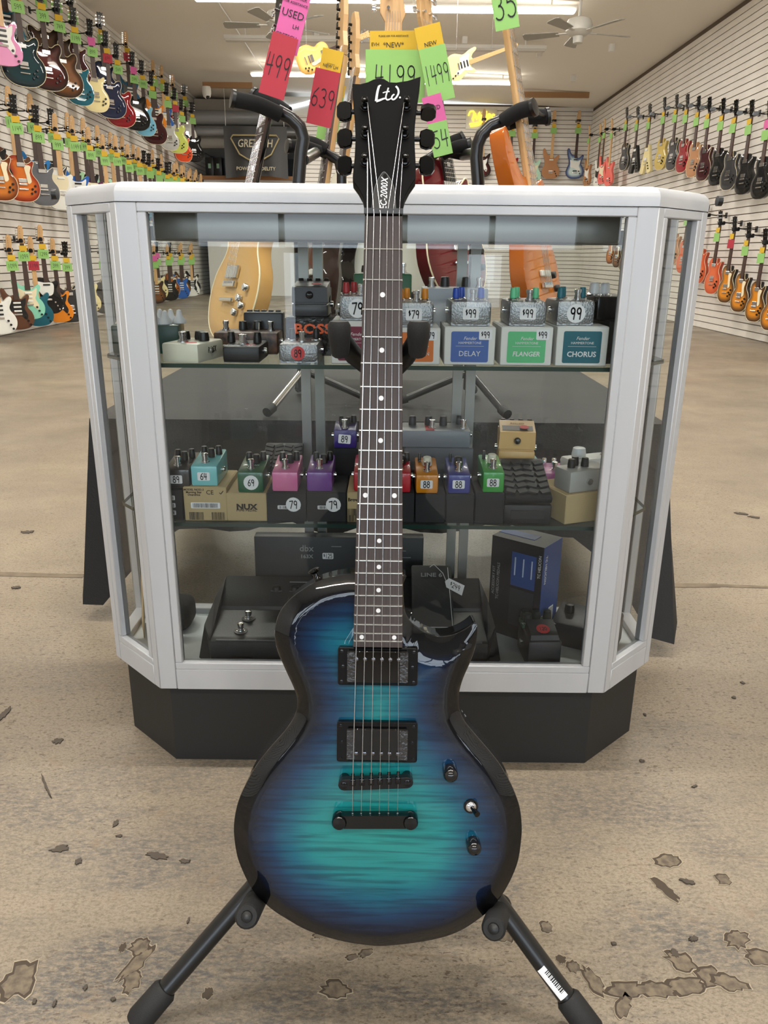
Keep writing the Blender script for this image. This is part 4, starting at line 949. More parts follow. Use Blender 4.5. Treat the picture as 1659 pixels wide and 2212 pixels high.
for i, (cn, col, bm_, bp_, pp_, price, kind) in enumerate(MINI):
    sl = slot(bp_[0], bp_[1], bp_[3], bp_[2], Z2, 1.268); kr = bm_ == M_kraft
    lab = ('kraft' if kr else 'black') + ' mini pedal carton under the %s pedal' % cn
    bx = carton('pedal_carton', lab, sl, Z2, .112, bm_, group='mini pedal cartons on the middle shelf'); w_, h_ = sl[2], sl[3]
    if i == 1:
        for k, s_ in enumerate(('MODEL NOD-3', 'Morning Star', 'Overdrive')): flat_text(bx, s_, .0052, -w_ * .25, -.0002, h_ * (.92 - .075 * k), M_print_k, 1, .01)
        flat_text(bx, 'CE', .011, w_ * .12, -.0002, h_ * .84, M_print_k)
        ck = MB().tube([(w_ * .34, -.0006, h_ * .84), (w_ * .37, -.0006, h_ * .80), (w_ * .43, -.0006, h_ * .89)], .0007, 5); ck.obj('tick_mark', M_print_k, bx)
        barcode(bx, 0, 0, h_ * .46, .044, .008, True, 4); barcode(bx, -.016, 0, h_ * .15, .026, .014, False, 5); barcode(bx, .022, 0, h_ * .15, .024, .014, False, 6)
    if i == 2:
        flat_text(bx, 'NUX', .0135, 0, -.0002, h_ * .52, M_print_k, 1.2, .04); flat_text(bx, 'MINI PEDAL', .0062, 0, -.0002, h_ * .40, M_print_k, 1.1)
    if i in (3, 4):
        barcode(bx, .0 + .004, 0, h_ * .50, .034, .005, True, 9 + i); sticker(bx, '79', .012, -.001, h_ * .60, 'round', None, .026, .02, .014, -.15 if i == 4 else 0)
    if i == 5:
        flat_text(bx, 'Brownie', .0085, -w_ * .27, -.0002, h_ * .76, M_print_k, 1, .02); barcode(bx, -w_ * .36, 0, h_ * .35, .018, .012, False, 12); barcode(bx, -w_ * .36, 0, h_ * .14, .018, .012, False, 13)
    if i == 0:
        for k in range(3): barcode(bx, -.004, 0, h_ * (.74 - .24 * k), .016, .006, True, 20 + k)
    zz = Z2 + h_ + .001; sp = slot(pp_[0], pp_[1], pp_[3], pp_[2], zz, 1.272)
    em = mat('enamel_' + cn, col, .3, coat=.4); cream = mat('cream_knob', (216, 214, 196), .4)
    wk = i >= 7
    kn = [(-.22, .62, .006, M_kn_k, None), (.10, .50, .0065, M_kn_k, None), (.32, .66, .006, M_kn_k, None)] if not wk else [(.04, .52, .0085, cream if i != 8 else M_kn_k, None), (-.30, .7, .003, M_kn_k, None)]
    extra = (', price sticker ' + price) if price else ''
    pd = stomp('mini_pedal', '%s mini pedal with black knobs%s' % (cn, extra) if not wk else '%s mini pedal with one large knob%s' % (cn, extra), sp, zz, .090, em, kn, (-.02 if not wk else .0, .20), slope=.10, rad=.003, kh=.016, group='mini pedals on the middle shelf')
    if price: sticker(pd, price, -.001 if kind == 'rect' else .001, 0, sp[3] * .48, kind, None, .021 if kind == 'rect' else .026, .015, .0115)
    if i == 2: link('lettering', text_mesh('TROJAN', .006), M_print_w, pd, (0, .032, sp[3] + .0042), (math.atan(.10), 0, 0))
# indigo mini pedal raised on a black block at the back
sl = slot(722, 782, 1064, 970, Z2, 1.40); bk = carton('pedal_carton', 'tall black carton behind the violet mini pedal', sl, Z2, .06, M_kbox, group='mini pedal cartons on the middle shelf'); zz = Z2 + sl[3] + .001
sp = slot(721, 770, 966, 929, zz, 1.404); pd = stomp('mini_pedal', 'indigo mini pedal with sticker 89 raised behind the guitar neck', sp, zz, .055, mat('indigo_enamel', (58, 44, 118), .3), [(-.2, .7, .005, M_kn_k, None), (.1, .6, .005, M_kn_k, None), (.34, .8, .006, M_kn_k, None)], (-.02, .2), slope=.12, rad=.003, kh=.014, group='mini pedals on the middle shelf'); sticker(pd, '89', -.001, 0, sp[3] * .5, 'rect', None, .023, .017, .012, .08)
# treadle pedals
def treadle(label, sl, z, dep, rz=0.0, tilt=.28, ribs=6, drawer=False):
    x, Y, w_, h_ = sl; t = thing('treadle_pedal', label, 'effects pedal', (x, Y, z), (0, 0, rz), 'treadle pedals')
    m = mat('treadle_black', (32, 32, 34), .5); MB().rbox((0, dep / 2, h_ * .25), (w_, dep, h_ * .5), .003).obj('base', m, t)
    top = MB(); top.M = Matrix.Translation((0, 0, h_ * .56)) @ Matrix.Rotation(tilt, 4, 'X'); top.rbox((0, dep / 2, .006), (w_ * .98, dep * 1.02, .013), .003); tp_ = top.obj('rocker', m, t)
    for c_ in range(4):
        for k in range(ribs):
            rb_ = MB(); rb_.M = top.M; sx_ = (c_ - 1.5) * w_ * .235; y0 = dep * (.06 + .88 * k / ribs); q = dep * .10 * (1 if c_ % 2 else -1)
            rb_.box((sx_, y0 + dep * .07, .0138), (w_ * .20, dep * .88 / ribs * .62, .003), .35 if c_ % 2 else -.35); rb_.obj('tread_block', mat('tread_rubber', (46, 46, 48), .6), tp_, False)
    if drawer: MB().box((0, -.0008, h_ * .25), (w_ * .7, .002, h_ * .22)).obj('battery_door', m, t, False)
    return t
treadle('black rocker pedal with ribbed rubber top behind the pink pedal', slot(566, 652, 1085, 985, Z2, 1.395), Z2, .085, tilt=.42)
treadle('black rocker pedal with tread-pattern top right of the leaf green pedal', slot(1087, 1190, 1126, 1050, Z2, 1.27), Z2, .120, tilt=.34, drawer=True)
# grey pedal with four black knobs on grey carton
sl = slot(872, 1018, 1066, 968, Z2, 1.395); bx = carton('pedal_carton', 'slate grey carton behind the orange and blue mini pedals', sl, Z2, .075, mat('slate_card', (86, 90, 96), .5), group='mini pedal cartons on the middle shelf'); zz = Z2 + sl[3] + .001
sp = slot(868, 1016, 966, 930, zz, 1.398); pd = stomp('effects_pedal', 'wide slate grey pedal with four knobs and red stripe', sp, zz, .075, mat('slate_enamel', (112, 118, 126), .35), [(-.34, .6, .0075, M_dgrey, None), (-.1, .6, .0075, M_dgrey, None), (.12, .6, .0075, M_dgrey, None), (.36, .75, .006, M_dgrey, None)], (-.06, .25), kh=.018); footswitch(pd, sp[2] * .40, .02, sp[3]); MB().box((-.012, .038, sp[3] + .0003), (.016, .07, .0006)).obj('red_stripe', M_red, pd, False)
# tan compact pedal on teal box
sl = slot(1074, 1166, 1066, 1002, Z2, 1.41); bx = carton('pedal_carton', 'teal carton under the tan compact pedal', sl, Z2, .070, mat('teal_card', (110, 166, 160), .5), group='mini pedal cartons on the middle shelf'); zz = Z2 + sl[3] + .001
sp = slot(1076, 1154, 993, 922, zz, 1.400); compact('compact_pedal', 'tan compact pedal with black pad raised at the back of the middle shelf', sp, zz, mat('tan_enamel', (206, 168, 106), .35), M_black, M_kn_k, R(-6), legend='Acoustic', legm=mat('brown_print', (150, 104, 50), .6), dep=.075)
# magenta pedal
sl = slot(1160, 1232, 1100, 1022, Z2, 1.40); pd = stomp('effects_pedal', 'magenta marbled pedal with three chrome knobs in front of the dark cloth', sl, Z2, .08, mat('magenta_marble', (150, 72, 136), .3, var=((206, 140, 190), 40, (1, 1, 1))), [(-.2, .75, .005, M_chrome, None), (.1, .75, .005, M_chrome, None), (.36, .75, .005, M_chrome, None)], (0, .25), kh=.014)
# right end: kraft carton with silver and white pedals on top
sl = slot(1206, 1364, 1130, 1062, Z2, 1.290); bx = carton('pedal_carton', 'large kraft NUX carton at the right end of the middle shelf', sl, Z2, .10, M_kraft, rz=R(22), group='mini pedal cartons on the middle shelf')
link('lettering', text_mesh('NUX', .013, 0, 1.2, .03), M_print_k, bx, (sl[2] / 2 + .0008, .05, sl[3] * .62), (R(90), 0, R(90))); h9 = sl[3]; zz = Z2 + h9 + .001
cs, sn = math.cos(R(22)), math.sin(R(22)); bxp = Vector((sl[0], sl[1]))
def on_carton(u, v): return bxp + Vector((u * cs - v * sn, u * sn + v * cs))
q = on_carton(-.012, .006); pd = stomp('effects_pedal', 'silver pedal with black knobs and front jack on the large kraft carton', (q.x, q.y, .088, .038), zz, .05, mat('silver_grey_enamel', (164, 164, 160), .35), [(-.30, .5, .007, M_kn_k, None), (-.12, .75, .007, M_kn_k, None), (.02, .5, .007, M_kn_k, None)], None, rz=R(22), kh=.016, jacks=False)
MB().cyl((-.005, .0, .018), (-.005, -.005, .018), .0055, 12).obj('jack', M_chrome, pd)
q = on_carton(.03, .058); pd = stomp('effects_pedal', 'white pedal with one big white knob on the large kraft carton', (q.x, q.y, .092, .042), zz, .04, mat('white_enamel', (226, 226, 226), .3), [(-.22, .5, .013, M_kn_w, None)], (.36, .4), rz=R(22), kh=.018, jacks=False)
link('lettering', text_mesh('SP', .012, .2), M_print_k, pd, (.092 / 2 + .0006, .02, .024), (R(90), 0, R(90)))
# ---- bottom deck
Z3 = .1965
M_board_k = mat('floorboard_black', (40, 40, 41), .42, bump=(300, .1)); M_flr = mat('floorboard_side', (30, 30, 31), .5)
def floorboard(label, x, y, w_, d, h0, h1, rows, rz=0.0, plate=None, pedal=False):
    t = thing('multi_effects_board', label, 'effects board', (x, y, Z3), (0, 0, rz), 'large floor boards on the case deck')
    b = MB(); prof_ = [(0, 0), (0, h0), (d * .62, h0 + (h1 - h0) * .25), (d * .64, h0 + (h1 - h0) * .35), (d, h1), (d, 0)]
    n = len(prof_); b.add([(-w_ / 2, p[0], p[1]) for p in prof_] + [(w_ / 2, p[0], p[1]) for p in prof_], [tuple(range(n)), tuple(range(2 * n - 1, n - 1, -1))] + [(i, (i + 1) % n, n + (i + 1) % n, n + i) for i in range(n)])
    b.obj('chassis', M_board_k, t, False)
    MB().box((0, .004, h0 + .0012), (w_ * .96, .004, .002)).obj('front_lip', mat('lip_grey', (96, 96, 98), .4), t, False)
    for (fx, fy) in rows:
        fy_ = fy * d; z = h0 + (h1 - h0) * .25 * min(1, fy / .62); MB().lathe([(.013, z), (.013, z + .001)], 18, Matrix.Translation((fx * w_, fy_, 0))).obj('switch_washer', mat('washer_grey', (92, 92, 92), .3, .5), t); footswitch(t, fx * w_, fy_, z, 1.1)
    for s_ in (-1, 1): 
        e = MB(); e.add([(s_ * w_ / 2, 0, 0), (s_ * (w_ / 2 + .03), .03, 0), (s_ * (w_ / 2 + .03), d * .7, 0), (s_ * w_ / 2, d, 0), (s_ * w_ / 2, 0, h0), (s_ * (w_ / 2 + .018), .04, h0 * 1.3), (s_ * (w_ / 2 + .012), d * .7, h1 * .8), (s_ * w_ / 2, d, h1)],
              [(3, 2, 1, 0), (4, 5, 6, 7), (0, 1, 5, 4), (1, 2, 6, 5), (2, 3, 7, 6), (3, 0, 4, 7)]); e.obj('end_cheek', M_flr, t, False)
    return t
bl = floorboard('long black multi-effects board with chrome footswitches lying on the case deck', -.062, 1.262, .51, .17, .050, .108, [(-.40, .20), (-.40 + .215, .20), (.03, .2), (-.385, .44), (-.385 + .205, .44), (.02, .44), (.245, .20), (.235, .44)])
for k in range(6):
    MB().tube(spline([(-.15 + k * .037 + a_ * .011, .132 + .002 * abs(a_), .092 + .0 * a_) for a_ in (-1, -.4, .4, 1)], 4, False), .0006, 5).obj('knob_recess', mat('recess_grey', (110, 110, 110), .4), bl)
    knob(bl, -.15 + k * .037, .140, .090, .009, .010, M_black)
MB().box((-.05, .150, .1045), (.15, .0012, .0015)).obj('legend_line', mat('legend_grey', (130, 130, 130), .5), bl, False)
link('lettering', text_mesh('HAWK FX', .011, 0, 1.0), mat('dim_print', (74, 78, 84), .5), bl, (.17, .10, .072), (R(40), 0, 0))
# expression treadle of the board
ex = MB(); ex.M = Matrix.Translation((.155, .018, .066)) @ Matrix.Rotation(R(34), 4, 'X'); ex.rbox((0, .07, .004), (.078, .145, .008), .004); eo = ex.obj('expression_pedal', mat('treadle_grey', (58, 58, 57), .5), bl)
fr = MB(); fr.M = ex.M; fr.tube([(x, y, .0084) for x, y in [( -.036, .004), (.036, .004), (.032, .136)]], .0007, 5); fr.obj('wire_edge', M_print_w, eo)
lt = MB(); link('lettering', text_mesh('LINE 6', .0125, 0, 1.2, .02), mat('grey_print', (150, 150, 148), .4), eo, None).matrix_local = ex.M @ Matrix.Translation((.0, .118, .0086))
# tie-on price tag
tg = thing('price_tag', 'white string price tag reading $249 on the black effects board', 'price tag', (.135, 1.262 + .085, Z3 + .128), (R(38), R(28), 0))
b = MB(); pts = [(-.020, .0), (-.014, .0105), (.020, .0115), (.020, -.0115), (-.014, -.0105)]; b.prism(list(reversed(pts)), 0, .0006); b.obj('card', M_paperW, tg, False); link('price', hand_mesh('$249', .011, .13), M_ink, tg, (.002, 0, .001))
MB().tube([(-.017, 0, .0008), (-.03, .012, .004), (-.052, .022, .002), (-.056, .016, -.004)], .0005, 5).obj('string', M_paperW, tg)
# rack unit leaning at the back of the deck
rk = thing('rack_compressor', 'black rack compressor with dbx lettering behind the effects board', 'rack unit', (-.09, 1.436, Z3), (R(-2), 0, 0))
MB().rbox((0, .015, .095), (.34, .03, .19), .002).obj('chassis', mat('rack_black', (30, 30, 31), .45), rk); flat_text(rk, 'dbx', .019, -.065, 0, .165, mat('grey_print', (150, 150, 148), .4), 1, .01); flat_text(rk, '163X', .0105, -.065, 0, .148, mat('grey_print', (150, 150, 148), .4), 1.1, .03)
for k, (x, z, w_) in enumerate(((.09, .162, .09), (.09, .148, .11), (-.005, .170, .02), (.09, .172, .04))): MB().box((x, -.0006, z), (w_, .001, .0016)).obj('legend_line', mat('legend_grey', (130, 130, 130), .5), rk, False)
sticker(rk, '$125', -.022, -.001, .150, 'rect', None, .022, .013, .009)
# blue and black accessory carton, standing turned
sl = slot(1094, 1182, 1334, 1180, Z3, 1.365); hc = onY(1180, 1180, 1.36).z - Z3
ac = thing('accessory_carton', 'black and blue pedal accessory carton standing behind the green-topped pedal', 'box', (.258, 1.385, Z3), (0, 0, R(-38)))
w_, d_ = .112, .076; MB().box((0, d_ / 2, hc / 2), (w_, d_, hc)).obj('carton', mat('box_black', (28, 28, 32), .45), ac, False); M_blue = mat('box_blue', (36, 72, 138), .45)
MB().box((w_ / 2 + .0004, d_ / 2, hc / 2), (.0008, d_, hc)).obj('blue_side', M_blue, ac, False); MB().box((-.016, d_ * .5, hc + .0004), (w_ * .7, d_ * .35, .0008)).obj('blue_band', M_blue, ac, False)
MB().box((.016, -.0004, hc * .72), (.052, .0008, hc * .34)).obj('blue_panel', M_blue, ac, False); MB().box((.016, -.0004, hc * .33), (.052, .0006, hc * .38)).obj('grey_panel', mat('box_grey', (44, 46, 52), .45), ac, False)
for k in range(3): MB().tube([(-.002 + k * .018, -.0012, hc * .84), (-.002 + k * .018, -.0012, hc * .66)], .0014, 6).obj('printed_plug', mat('print_pale', (170, 184, 206), .5), ac)
for k, (s_, sz, x) in enumerate((('ACCESSORY KIT', .0082, -.048), ('TC-HELICON PEDALS', .0082, -.038))): link('lettering', text_mesh(s_, sz), mat('grey_print', (150, 150, 148), .4), ac, (x, -.0006, hc * .55), (R(90), R(-90), 0))
link('lettering', text_mesh('TC HELICON', .008), M_print_w, ac, (.05, -.0006, hc * .80), (R(90), R(-90), 0)); link('lettering', text_mesh('TC HELICON', .010), M_print_w, ac, (w_ / 2 + .001, .012, hc * .76), (0, R(90), 0))
for k in range(2):
    o = MB(); o.add([(0, -.010, -.016), (0, .010, -.016), (0, .010, .016), (0, -.010, .016)], [(0, 1, 2, 3)]); q = o.obj('label', M_paperW, ac, False); q.location = (w_ / 2 + .001, .018 + .03 * k, hc * (.22 + .04 * k))
    o = MB()
    for j in range(9): o.add([(0, -.008, -.013 + j * .003), (0, .008, -.013 + j * .003), (0, .008, -.0118 + j * .003), (0, -.008, -.0118 + j * .003)], [(0, 1, 2, 3)])
    q = o.obj('barcode', M_print_k, ac, False); q.location = (w_ / 2 + .0014, .018 + .03 * k, hc * (.22 + .04 * k))
# Tube Blower
sp = slot(1138, 1212, 1434, 1372, Z3, 1.262); t = thing('compact_pedal', 'dark pedal with green control panel lettered TUBE BLOWER, red 120 dot', 'effects pedal', (sp[0], sp[1], Z3), (0, 0, R(3)), 'stomp boxes in the display case')
w_, h_, dep = sp[2], sp[3], .090; M_tb = mat('tube_grey', (44, 46, 48), .5); b = MB(); b.rbox((0, dep / 2, h_ * .4), (w_, dep, h_ * .8), .006); b.obj('base', M_tb, t)
b = MB(); b.add([(-w_ * .42, .006, h_ * .80), (w_ * .42, .006, h_ * .80), (w_ * .42, dep * .62, h_ * .80), (-w_ * .42, dep * .62, h_ * .80), (-w_ * .40, .010, h_ * .92), (w_ * .40, .010, h_ * .92), (w_ * .40, dep * .60, h_ * 1.08), (-w_ * .40, dep * .60, h_ * 1.08)], [(4, 5, 6, 7), (0, 1, 5, 4), (1, 2, 6, 5), (2, 3, 7, 6), (3, 0, 4, 7)]); b.obj('treadle', M_tb, t, False)
MB().box((0, dep * .82, h_ * .84), (w_ * .96, dep * .34, h_ * .12)).obj('control_panel', mat('panel_green', (34, 92, 62), .4), t, False)
for fx, fy in ((-.34, .9), (.0, .9), (.34, .9), (-.3, .76)): knob(t, fx * w_, fy * dep, h_ * .9, .0085, .018, mat('green_black_knob', (24, 36, 32), .35))
link('lettering', text_mesh('TUBE BLOWER', .0085, 0, 1.15, .03), M_print_w, t, (0, dep * .66, h_ * .905 + .0004)); a_ = math.atan(.16 * h_ / (dep * .5))
o = MB().prism(circ(.0125, 18), 0, .0004).obj('red_dot', M_red, t, False); o.location = (0, dep * .28, h_ * .985 + .001); o.rotation_euler = (a_, 0, 0); link('price', hand_mesh('120', .009, .16), M_ink, o, (0, 0, .0006))
MB().cyl((-w_ / 2, dep * .5, h_ * .5), (-w_ / 2 - .005, dep * .5, h_ * .5), .0048, 10).obj('jack', M_chrome, t)
# black pedal with cyan stripe, turned
pd = stomp('effects_pedal', 'black angled pedal with cyan stripe in the right front corner of the deck', (.385, 1.335, .125, .048), Z3, .085, mat('stage_black', (38, 38, 40), .45), [(-.30, .55, .010, M_kn_k, None), (.12, .42, .010, M_kn_k, None), (.12, .85, .010, M_kn_k, None)], None, rz=R(-26), slope=.12, jacks=False, kh=.018)
MB().box((.03, .018, .0516), (.045, .004, .0008)).obj('cyan_stripe', mat('cyan_print', (110, 196, 216), .4), pd, False)
# black soft pouch with yellow trim at the left
pc = thing('soft_pouch', 'black soft pouch with a yellow trim at the left end of the deck', 'pouch', (-.425, 1.385, Z3))
b = MB(); b.rbox((0, .04, .03), (.075, .08, .06), .02, 0, 3); b.obj('pouch', mat('pouch_cloth', (34, 34, 34), .9, bump=(600, .3)), pc); MB().box((.0, .0, .052), (.02, .003, .010), 0, .001).obj('trim', mat('yellow_trim', (206, 190, 60), .6), pc)
cf = thing('card_sheet', 'plain kraft card leaning inside the left corner of the case', 'card', (-.485, 1.40, Z3), (R(-4), 0, R(-70))); MB().box((0, 0, .06), (.07, .002, .12)).obj('sheet', M_kraft, cf, False)
# ================================================================ guitar factory (stage and wall guitars)
KO = {
 'single': [(0, 0), (.08, .009), (.137, .05), (.163, .12), (.153, .19), (.115, .243), (.102, .275), (.108, .315), (.122, .345), (.126, .372), (.112, .380), (.078, .357), (.05, .352), (.034, .385), (.028, .418), (-.028, .425), (-.07, .422), (-.112, .393), (-.126, .35), (-.117, .305), (-.103, .272), (-.115, .242), (-.153, .19), (-.163, .12), (-.137, .05), (-.08, .009)],
 'double': [(0, 0), (.09, .012), (.145, .055), (.162, .12), (.145, .18), (.112, .225), (.105, .265), (.125, .31), (.135, .345), (.118, .367), (.085, .345), (.06, .32), (.036, .325), (.028, .35), (-.028, .36), (-.05, .35), (-.085, .375), (-.11, .42), (-.135, .435), (-.15, .41), (-.14, .34), (-.118, .28), (-.115, .235), (-.14, .18), (-.158, .115), (-.14, .05), (-.08, .008)],
 'slab': [(0, 0), (.09, .006), (.145, .045), (.163, .115), (.15, .185), (.115, .235), (.108, .275), (.128, .32), (.135, .35), (.115, .372), (.085, .358), (.055, .352), (.036, .372), (.028, .395), (-.028, .402), (-.08, .405), (-.125, .385), (-.138, .345), (-.122, .30), (-.105, .262), (-.115, .23), (-.15, .18), (-.163, .115), (-.145, .045), (-.09, .006)],
 'semi': [(0, 0), (.10, .012), (.175, .065), (.203, .145), (.185, .225), (.142, .275), (.135, .315), (.155, .36), (.160, .40), (.142, .432), (.105, .425), (.065, .395), (.034, .40), (.028, .42), (-.028, .42), (-.034, .40), (-.065, .395), (-.105, .425), (-.142, .432), (-.160, .40), (-.155, .36), (-.135, .315), (-.142, .275), (-.185, .225), (-.203, .145), (-.175, .065), (-.10, .012)],
 'vee': [(0, .15), (.055, .02), (.085, -.015), (.15, .0), (.172, .03), (.10, .24), (.06, .37), (.03, .40), (-.03, .40), (-.06, .37), (-.10, .24), (-.172, .03), (-.15, .0), (-.085, -.015), (-.055, .02)],
 'bass': [(0, 0), (.095, .012), (.155, .06), (.172, .13), (.15, .20), (.115, .25), (.112, .30), (.138, .35), (.15, .40), (.13, .42), (.09, .385), (.06, .36), (.036, .37), (.03, .40), (-.03, .41), (-.055, .41), (-.095, .45), (-.12, .51), (-.145, .53), (-.165, .50), (-.155, .41), (-.128, .33), (-.122, .26), (-.145, .20), (-.168, .13), (-.15, .055), (-.085, .008)],
}
NECKY = {'single': .40, 'double': .34, 'slab': .385, 'semi': .405, 'vee': .385, 'bass': .39}
BM = {}
def body_mesh(kind):
    if kind in BM: return BM[kind]
    ctl = KO[kind]; sm = kind == 'vee'
    pl = [tuple(p) for p in spline(ctl, 3)]
    arch = kind in ('single', 'semi'); me = arched_body('body_' + kind, pl, 0.0, .006, lambda x, y, p: (.03, .008 if arch else .0015) if arch else (.006, .002), .045 if kind != 'semi' else .05, .022)
    BM[kind] = me
    return me
GMESH = {}
def gm(key, fn):
    if key not in GMESH: GMESH[key] = fn()
    return GMESH[key]
def prism_mesh(pts, z0, z1, r=0.0): return MB().prism(pts, z0, z1, r).mesh('p')
def neck_mesh(y0, y1, w0, w1, dp):
    b = MB(); n = 6; secs = []
    for t in (0, 1):
        y = y0 + (y1 - y0) * t; hw = w0 + (w1 - w0) * t; secs += [(-hw * math.cos(math.pi * q / n), y, -.002 - dp * math.sin(math.pi * q / n)) for q in range(n + 1)]
    k = n + 1; b.add(secs, [(q, q + 1, k + q + 1, k + q) for q in range(n)] + [(n, 0, k, k + n), tuple(range(k)), tuple(range(2 * k - 1, k - 1, -1))]); return b.mesh('neck', True)
def head_pts(style, s=1.0):
    if style == 'three': return [(.021, 0), (.031, .03), (.029, .10), (.036, .165), (.012, .16), (0, .170), (-.012, .16), (-.036, .165), (-.029, .10), (-.031, .03), (-.021, 0)]
    if style == 'inline': return [(.021, 0), (.030, .02), (.020, .06), (.026, .10), (.022, .15), (.010, .178), (-.012, .182), (-.026, .165), (-.030, .12), (-.036, .05), (-.034, .02), (-.021, 0)]
    if style == 'bassline': return [(.022, 0), (.030, .025), (.022, .07), (.030, .13), (.024, .19), (.006, .215), (-.018, .21), (-.036, .18), (-.044, .06), (-.040, .025), (-.022, 0)]
    return [(.021, 0), (.032, .03), (.05, .15), (.0, .175), (-.05, .15), (-.032, .03), (-.021, 0)]
def tuner_mesh(style):
    b = MB()
    if style in ('three', 'arrow'):
        for s in (-1, 1):
            for k in range(3):
                y = .045 + k * .04; b.cyl((s * .017, y, .0), (s * .017, y, .010), .004, 6); b.cyl((s * .03, y, -.004), (s * .048, y, -.004), .003, 6); b.box((s * .052, y, -.004), (.012, .016, .006))
    else:
        n = 6 if style == 'inline' else 4
        for k in range(n):
            y = .03 + k * (.024 if n == 6 else .042); b.cyl((-.014, y, .0), (-.014, y, .010), .0042, 6); b.cyl((-.03, y, -.004), (-.048, y, -.004), .003, 6); b.box((-.052, y, -.004), (.012, .014, .006))
    return b.mesh('tuners')
M_maple = mat('maple_neck', (206, 168, 118), .4, var=((190, 148, 98), 4, (30, 2, 1)))
M_rose = mat('rosewood_board', (62, 44, 36), .5)
M_maho = mat('mahogany_neck', (88, 44, 34), .4)
M_ebony = mat('ebony_board', (26, 24, 24), .45)
M_cream = mat('cream_plastic', (224, 212, 178), .4)
M_wpg = mat('white_pickguard', (226, 226, 220), .4); M_kpg = mat('black_pickguard', (22, 22, 22), .3)
def scene_matrix(p, up, nrm, s=1.0):
    u = Vector(up).normalized(); n = Vector(nrm); n = (n - u * n.dot(u)).normalized(); x = u.cross(n)
    return Matrix(((x.x * s, u.x * s, n.x * s, p[0]), (x.y * s, u.y * s, n.y * s, p[1]), (x.z * s, u.z * s, n.z * s, p[2]), (0, 0, 0, 1)))
def card(parent, w, h, m, loc, text=None, th=.04, rz=0.0, face=0.0, pr=None, ink=.10):
    me = gm(('card', w, h), lambda: MB().box((0, 0, 0), (w, h, .0012)).mesh('card'))
    o = link('price_card' if text else 'name_card', me, m, parent, loc, (face, 0, rz))
    nx = min(.75, w * .92 / (th * (len(text) * .72 - .12))) if text else 1
    if text: link('price', hand_mesh(text, th, ink, round(nx, 3)), M_ink, o, (0, 0, .0012))
    if pr: link('lettering', text_mesh(*pr), M_ink, o, (0, h * .1, .0012))
    return o
def make_guitar(label, M, kind, bmat, neck=None, board=None, headm=None, head=None, hw=None, pg=None, binding=False, cat='guitar', group=None, tags=None, detail=False, name='electric_guitar', knobm=None, npick=2):
    neck = neck or M_maple; board = board or M_rose; headm = headm or neck; hw = hw or M_chrome; bass = kind == 'bass'
    head = head or ('three' if kind in ('single', 'semi') else ('arrow' if kind == 'vee' else ('bassline' if bass else 'inline')))
    t = thing(name, label, cat, group=group, M=M)
    ny = NECKY[kind]; nut = .79 if not bass else .96; br = nut - (.63 if not bass else .86); zt = .008 if kind in ('single', 'semi') else .002
    link('body', body_mesh(kind), bmat, t)
    zf = zt + .009
    end = ny - (.03 if kind != 'single' else .045)
    link('neck', gm(('neck', kind), lambda: neck_mesh(end, nut, .028, .021, .019)), neck, t, (0, 0, zf - .004))
    link('fingerboard', gm(('fb', kind), lambda: prism_mesh([(-.028, end), (.028, end), (.021, nut), (-.021, nut)], -.006, 0)), board, t, (0, 0, zf))
    ho = link('headstock', gm(('hs', head), lambda: prism_mesh(head_pts(head), -.013, 0, .001)), headm, t, (0, nut, zf - .002), (R(8), 0, 0))
    if detail:
        for (kx, ky, sd) in (([(s_ * .017, .045 + k * .04, s_) for s_ in (-1, 1) for k in range(3)]) if head in ('three', 'arrow') else [(-.014, .03 + k * (.024 if not bass else .042), -1) for k in range(6 if not bass else 4)]):
            link('tuning_peg', gm(('peg', sd), lambda: MB().cyl((0, 0, 0), (0, 0, .010), .004, 8).cyl((sd * .013, 0, -.004), (sd * .031, 0, -.004), .003, 8).rbox((sd * .036, 0, -.004), (.013, .016, .008), .003).mesh('peg', True)), hw, ho, (kx, ky, 0))
    else: link('tuning_machines', gm(('tn', head), lambda: tuner_mesh(head)), hw, ho)['kind'] = 'stuff'
    if pg is not None:
        if kind in ('double', 'bass'): pp = [(-.10, .33), (-.03, .30), (.03, .30), (.06, .31), (.095, .33), (.085, .26), (.07, .22), (.10, .15), (.08, .10), (.03, .15), (-.03, .19), (-.09, .20), (-.095, .27)]
        elif kind == 'slab': pp = [(-.11, .36), (-.03, .35), (.035, .35), (.07, .34), (.08, .30), (.06, .22), (-.0, .20), (-.06, .215), (-.10, .28)]
        else: pp = [(.03, .33), (.09, .33), (.075, .27), (.085, .19), (.05, .17), (.04, .24)]
        link('pickguard', gm(('pg', kind), lambda: prism_mesh([tuple(q) for q in reversed(spline(list(reversed(pp)) if False else pp, 3))], 0, .002)), pg, t, (0, 0, zt + (.004 if kind in ('single', 'semi') else .0006)))
    pk = gm('pickup', lambda: MB().rbox((0, 0, .003), (.078, .036, .009), .002).mesh('pickup')) if kind in ('single', 'semi', 'vee') else gm('single_coil', lambda: MB().rbox((0, 0, .003), (.078, .018, .010), .003).mesh('pickup'))
    pm = hw if kind in ('single', 'semi') else (M_wpg if pg is not M_wpg else M_kpg)
    for k in range(npick):
        y = br + .035 + (ny - .06 - br - .035) * (k / max(1, npick - 1)) if npick > 1 else br + .05
        link('pickup', pk, pm, t, (0, y, zt + .003))
    link('bridge', gm('bridge', lambda: MB().rbox((0, 0, .006), (.082, .018, .012), .003).mesh('bridge')), hw, t, (0, br, zt + .002))
    if kind in ('single', 'semi', 'vee'): link('tailpiece', gm('tail', lambda: MB().rbox((0, 0, .006), (.090, .012, .012), .004).mesh('tail')), hw, t, (0, br - .045, zt + .002))
    kmesh = gm('knob', lambda: MB().lathe([(.011, 0), (.011, .010), (.009, .013)], 10).mesh('knob', True))
